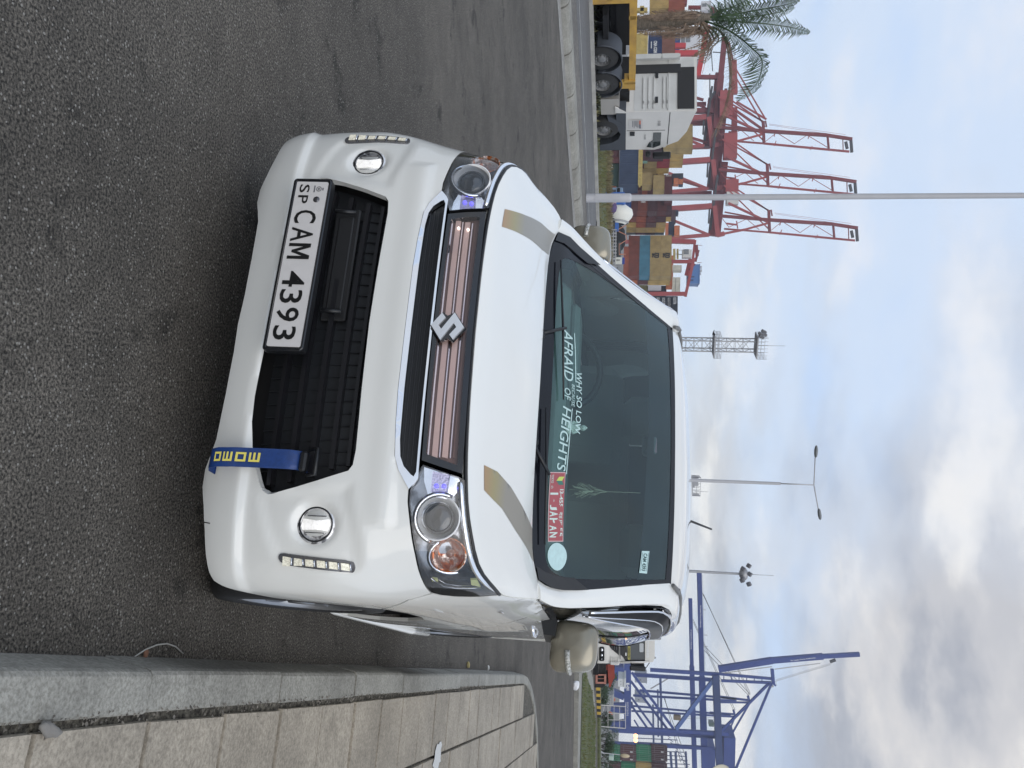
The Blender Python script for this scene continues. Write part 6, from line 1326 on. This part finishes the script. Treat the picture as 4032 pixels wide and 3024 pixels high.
bl(t2,'boom_stay',[(2954,2730,2766,2336,1.8),(2950,2736,2770,2340,1.8),(2954,2734,2776,2545,1.8),(2948,2738,2772,2560,1.8)],DKS,D=325);bl(t2,'boom_railing',[(2766,2262,2776,2660,1.2),(2768,2400,2780,2402,2),(2772,2500,2786,2501,2),(2774,2545,2787,2546,2)],MATS['pipe_grey'],D=325)
wt('Sri Lanka Ports Authority',2755,2761,2383,2470,322,t2)
a=at(2780,2950,325);b_=at(2815,3060,325);MB().b2((a.x,a.y,a.z),(b_.x,a.y+12,b_.z)).build('machinery_house',CBL,t2)
t3=thing('ship_crane','third blue ship crane with the shorter lower horizontal boom','crane',(0,0,0),0,'blue ship to shore cranes')
bl(t3,'horizontal_boom',[(2718,2357,2724,2623,14),(2724,2623,2736,3060,18)],D=350);bl(t3,'leg',[(2486,2779,2877,2815,6),(2486,2799,2890,2822,6,10)],D=350);bl(t3,'brace',[(2497,2835,2514,2862,5)],D=350)
bl(t3,'apex',[(2795,2805,2888,2812,6),(2888,2795,2895,2825,8)],D=350);bl(t3,'stay_pipe',[(2894,2823,2862,2900,5)],D=350);bl(t3,'boom_stay',[(2894,2795,2729,2439,1.6),(2890,2800,2730,2450,1.6)],DKS,D=350);wt('Sri Lanka Ports Authority',2718,2724,2478,2556,347,t3)
t4=thing('ship_crane','distant blue ship crane seen between the legs of the nearer ones','crane',(0,0,0),0,'blue ship to shore cranes')
bl(t4,'leg',[(2600,2672,2610,3030,9),(2590,2715,2592,2900,6),(2571,2775,2575,3000,7)],CDB,D=420);bl(t4,'boom_stay',[(2615,2750,2700,2980,2),(2618,2750,2680,3000,2)],DKS,D=420);bl(t4,'jib',[(2562,2712,2630,2672,4)],MATS['pipe_grey'],D=420)
t5=thing('gantry_row','row of small blue frames behind the green and maroon container stacks','gantry',(0,0,0));sp=[]
for i in range(9): y=2890+i*16;sp+=[(2500+i*2,y,2660+i*8,y+8,2.5),(2620+i*10,y,2640+i*10,y+16,2)]
bl(t5,'frames',sp+[(2655,2880,2700,3030,1.5),(2640,2960,2645,3030,9),(2660,2960,2664,3030,9),(2700,2960,2704,3030,8)],CDB,D=380)
t=thing('crane_spreader','brown spreader hanging from the blue crane','spreader',(0,0,0));bl(t,'spreader',[(2652,2823,2680,2826,16)],mat('spreader_brown',(.16,.12,.07),.7),D=296);bl(t,'rope',[(2690,2822,2815,2826,.7),(2690,2828,2815,2832,.7)],DKS,D=296)
for X,Y in((2503,2897),(2503,2914)):
    c=at(X,Y,200);MB_=MB();MB_.lathe([(.001,-.5),(.45,-.4),(.5,0),(.3,.4)],c,(0,1,0),12);o=MB_.build('flood_lamp',mat('lit_orange_lamp',(1,.6,.3),.4,emit=(1,.42,.16),es=3.5));tag(o,'%s of two lit orange floodlights between the blue crane legs'%('left' if Y<2900 else 'right'),'floodlight','lit orange floodlights')
# ------------------------------------------------------------------ middle distance things on the left
def mixer():
    D=62.;t=thing('concrete_mixer','concrete mixer lorry with a white drum and blue cab right of the lamp post','mixer lorry',(0,0,0));a=at(2440,805,D);b_=at(2432,882,D)
    d=(b_-a);L=d.length;MB().lathe([(.01,0),(.45,.0),(.95,L*.22),(1.05,L*.45),(.98,L*.62),(.62,L*.95),(.50,L)],a,d,28).build('drum',mat('drum_white',(.72,.71,.64),.45),t)
    p=a+d*.86;MB().lathe([(.78,0),(.80,.06),(.76,.12)],p,d,24).build('drum_ring',mat('drum_grey',(.3,.3,.3),.5),t)
    c=at(2433,790,D);m=MB();m.cbox((c.x,c.y,c.z-.3),(.9,1.8,1.7),.12);m.build('cab',mat('mixer_blue',(.04,.13,.42),.5),t)
    c=at(2410,840,D);m=MB();m.b2((c.x-1.6,c.y-.6,c.z-.2),(c.x+1.6,c.y+.8,c.z+.25));m.build('chassis',DKS,t)
    for y in (795,835,858): c=at(2400,y,D);MB().lathe([(.2,0),(.46,0),(.5,.05),(.5,.3)],(c.x,c.y-.7,c.z),(0,1,0),20).build('wheel',RB2,t)
    c=at(2442,880,D);m=MB();m.b2((c.x-.2,c.y-.5,c.z-1.2),(c.x+.5,c.y+.5,c.z-.1));m.build('chute',mat('mixer_blue',(.04,.13,.42),.5),t)
mixer()
t=thing('parked_van','blue and white lorry cab left of the lamp post','lorry cab',(0,0,0));D=72
def pbox(t,nm,x0,x1,y0_,y1,d,m_,dep=1.5):
    a=at(x0,y0_,d);b_=at(x1,y1,d);return MB().cbox(((a.x+b_.x)/2,d+dep/2,(a.z+b_.z)/2),(b_.x-a.x,dep,b_.z-a.z),.05).build(nm,m_,t)
pbox(t,'cab',2410,2452,738,762,72,mat('cab_pale_blue',(.16,.24,.34),.4));pbox(t,'cab_window',2430,2442,739,757,71.9,GLB,.1);pbox(t,'load_bed',2388,2426,733,760,73,mat('container_paint_redb',(.22,.06,.035)),2)
t=thing('steel_fence','grey steel rail fence behind the grass verge','fence',(0,0,0));m=MB()
for X in(2406,2416,2426): m.beam(at(X,910,57),at(X-4,1060,57),.06)
for i in range(13): y=905+i*13;m.beam(at(2396,y,57),at(2428,y,57),.07)
m.build('rails',GAL,t)
t=thing('conveyor_frame','pale orange conveyor frame above a dark heap behind the fence','conveyor',(0,0,0));lines(t,80,[(2428,907,2466,886,3),(2428,907,2465,925,3),(2465,925,2467,945,3),(2466,946,2440,962,3),(2438,1001,2464,1002,4),(2438,958,2438,1004,2)],'frame',mat('conveyor_orange',(.45,.20,.13),.7))
hp=rock(at(2418,940,90),1.05,44,mat('dark_heap',(.02,.02,.022),.95),'scrap_heap','dark heap of material behind the orange conveyor frame','heap',(1.5,.6,1.0))
house('site_office',2400,2434,958,1008,88,mat('office_dark',(.05,.06,.06),.6),'dark low site building behind the steel fence','building',[(2412,2426,978,986)],4)
house('yard_shed',2388,2432,1075,1110,70,mat('shed_grey_blue',(.17,.23,.29),.6),'grey blue shed with a white tank just above the car pillar','shed',[(2428,2434,1052,1058)],3)
def sign():
    D=55.;t=thing('direction_sign','white sign with a black arrow and a blue panel behind the car mirror','sign',(0,0,0));m=MB();m.b2(tuple(at(2424,1013,D)),tuple(at(2449,1040,D)+Vector((0,.08,0))));w=m.build('white_board',mat('sign_white',(.62,.62,.56),.5),t)
    m=MB();m.b2(tuple(at(2450,1014,D)),tuple(at(2459,1040,D)+Vector((0,.08,0))));m.build('blue_board',mat('sign_blue',(.03,.06,.28),.5),t)
    m=MB();m.add([tuple(at(x,y,D-.05)) for x,y in((2427,1024),(2430,1019),(2430,1022.5),(2441,1022.5),(2441,1025.5),(2430,1025.5),(2430,1029))],[(0,1,2,3,4,5,6)]);m.build('arrow',mat('sign_black',(.02,.02,.02),.6),w)
    m=MB();m.beam(at(2380,1018,D),at(2424,1018,D),.07);m.beam(at(2380,1036,D),at(2424,1036,D),.07);m.build('sign_leg',GAL,t)
sign()
t=thing('roadside_wall','low pale concrete wall behind the grass verge','wall',(0,0,0));lines(t,58,[(2404,822,2406,900,13)],'wall_block',MATS['pale_kerb'])
for i,(x,y,c_,w) in enumerate(((2408,802,(.35,.28,.30),'pale red'),(2412,815,(.10,.07,.16),'dark purple'),(2398,820,(.30,.16,.16),'rust'))):
    a=at(x,y,56);rock(a,.42,70+i,mat('bundle_%d'%i,c_,.9),'rubbish_pile','%s heap of rubbish at the foot of the mixer lorry'%w,'rubbish',(1,.6,.7))
# ------------------------------------------------------------------ middle distance things on the right
def bush(X,Y,D,r,h,label,seed):
    c=at(2362,Y,D);t=thing('shrub',label,'shrub',(c.x,c.y,c.z),0,'green shrubs beyond the far road');random.seed(seed);m=MB()
    cl=[(random.uniform(-r,r)*.8,random.uniform(-r,r)*.6,random.uniform(.25,1)*h,random.uniform(.25,.5)*r) for _ in range(11)]
    for k in range(1700):
        a,b_,z,s_=random.choice(cl);v=Vector((random.gauss(0,1),random.gauss(0,1),random.gauss(0,1))).normalized()*s_*random.uniform(.6,1.1);p=Vector((a,b_,z*.8))+v
        if p.z<0: continue
        u=Vector((random.gauss(0,1),random.gauss(0,1),random.gauss(0,1))).normalized();w=u.orthogonal().normalized();q=random.uniform(.025,.06)
        m.add([p-u*q,p+w*q*.6,p+u*q,p-w*q*.6],[(0,1,2,3)])
    m.build('foliage',mat('shrub_leaf',(.045,.085,.025),.7,var=.6,vscale=1.2,col2=(.015,.032,.012)),t,fixn=False)
    s_=MB()
    for k in range(5): a,b_,z,_q=cl[k];s_.tube([(a*.2,b_*.2,-.3),(a*.6,b_*.6,z*.4),(a,b_,z*.8)],[.04,.03,.015],5)
    s_.build('stem',BRK,t)
bush(0,2685,70,.75,1.6,'shrub rising over the red trailer',1);bush(0,2735,60,.8,.6,'low shrub over the striped kerb',2);bush(0,2830,60,.65,.95,'shrub behind the lower right bay of the pipe frame',3);bush(0,2905,60,.85,1.3,'tall shrub right of the pipe frame under the crane leg',4);bush(0,3000,60,.85,1.15,'shrub below the corner container stack',5);bush(0,2948,60,.5,1.0,'narrow shrub left of the camera post',6)
t=thing('pipe_frame','white pipe grid frame on two posts beyond the far road','frame',(0,0,0));lines(t,58,[(2364,2776,2463,2782,2.6),(2363,2860,2463,2868,2.8)],'post',WHS);lines(t,58,[(2463,2782,2463,2868,2),(2440,2781,2440,2866,1.6),(2418,2780,2418,2864,1.6),(2394,2778,2394,2861,1.6),(2394,2808,2463,2810,1.6),(2394,2834,2463,2836,1.6),(2380,2778,2376,2800,1.5)],'grid_bar',WHS)
t=thing('camera_post','pale post with a side arm and a cabinet below the container stack','post',(0,0,0));lines(t,56,[(2350,2962,2442,2972,2.4),(2362,2958,2378,2966,4)],'post',LGP);a=at(2397,2977,56);b_=at(2416,2997,56);MB().cbox(((a.x+b_.x)/2,56.2,(a.z+b_.z)/2),(b_.x-a.x,.3,b_.z-a.z),.03).build('cabinet',mat('cabinet_pale_green',(.42,.52,.47),.5),t)
m=MB();c=at(2461,2976,54);m.lathe([(.001,-.03),(18*54/CF,-.02),(18*54/CF,.02),(.001,.03)],(0,0,0),(0,1,0),28);m.v=[(c.x+x*.42,c.y+y,c.z+z) for x,y,z in m.v];tag(m.build('oval_sign',mat('beige_oval',(.55,.45,.30),.6)),'beige oval disc in front of the maroon container','disc')
house('guard_hut',2434,2457,2672,2705,120,mat('hut_white',(.6,.62,.62),.6),'small white cabinet house behind the shrub','hut',[(2443,2446,2682,2684),(2443,2446,2693,2695)],3)
house('low_warehouse',2382,2410,2735,2775,140,mat('warehouse_grey',(.36,.37,.38),.7),'pale grey low warehouse below the blue crane sill','warehouse',[(2390,2395,2740,2748)],6);house('ship_deck_house',2500,2545,2664,2690,380,mat('ship_grey',(.36,.38,.42),.6),'grey ship deckhouse behind the E-01 crane, upper one','deckhouse',[(2518,2524,2674,2680)],10);house('ship_deck_house',2500,2540,2745,2768,385,mat('ship_grey',(.36,.38,.42),.6),'grey ship deckhouse behind the E-01 crane, lower one','deckhouse',[(2512,2518,2752,2758)],10)
t=thing('orange_handling_frame','orange machinery between the legs of the blue crane','machine',(0,0,0));lines(t,150,[(2407,2742,2420,2758,9),(2402,2805,2412,2812,6),(2400,2802,2400,2812,5)],'machine',mat('machine_orange',(.50,.13,.06),.6))
# lamp head poking into the corner
t=thing('near_lamp_head','cream and black lamp head poking in at the bottom corner of the photo','lamp head',(0,0,0));D=6.;c=at(2838,3052,D);m=MB();m.lathe([(.001,-.02),(.05,.0),(.085,.05),(.088,.10),(.06,.16),(.001,.18)],(0,0,0),(0,0,1),26);m.v=[(c.x+y*.9+z*.1,c.y+x*.7,c.z+x*1.0+z*.1-.02) for x,y,z in m.v];m.build('shell',mat('cream_shell',(.55,.50,.38),.5,var=.9,vscale=9,col2=(.03,.03,.03),lo=.40,hi=.45),t);MB().tube([(c.x+.05,c.y,c.z),(c.x+.6,c.y+.1,c.z-.4),(c.x+.7,c.y+.1,-.0)],.04,8).build('post',LGP,t)
# ------------------------------------------------------------------ thin sea haze
scene.cycles.max_bounces=6;scene.cycles.transparent_max_bounces=24
hz_=MB();hz_.b2((-330,-65,-4.6),(330,450,95))
ho=hz_.build('haze',bpy.data.materials.new('sea_haze'));hm_=ho.data.materials[0];hm_.use_nodes=True;ht_=hm_.node_tree;ht_.nodes.clear();_o=ht_.nodes.new('ShaderNodeOutputMaterial');_v=ht_.nodes.new('ShaderNodeVolumePrincipled');_v.inputs['Color'].default_value=(.86,.90,1,1);_v.inputs['Density'].default_value=.00040;_v.inputs['Anisotropy'].default_value=.2;ht_.links.new(_v.outputs[0],_o.inputs['Volume']);tag(ho,kind='stuff')
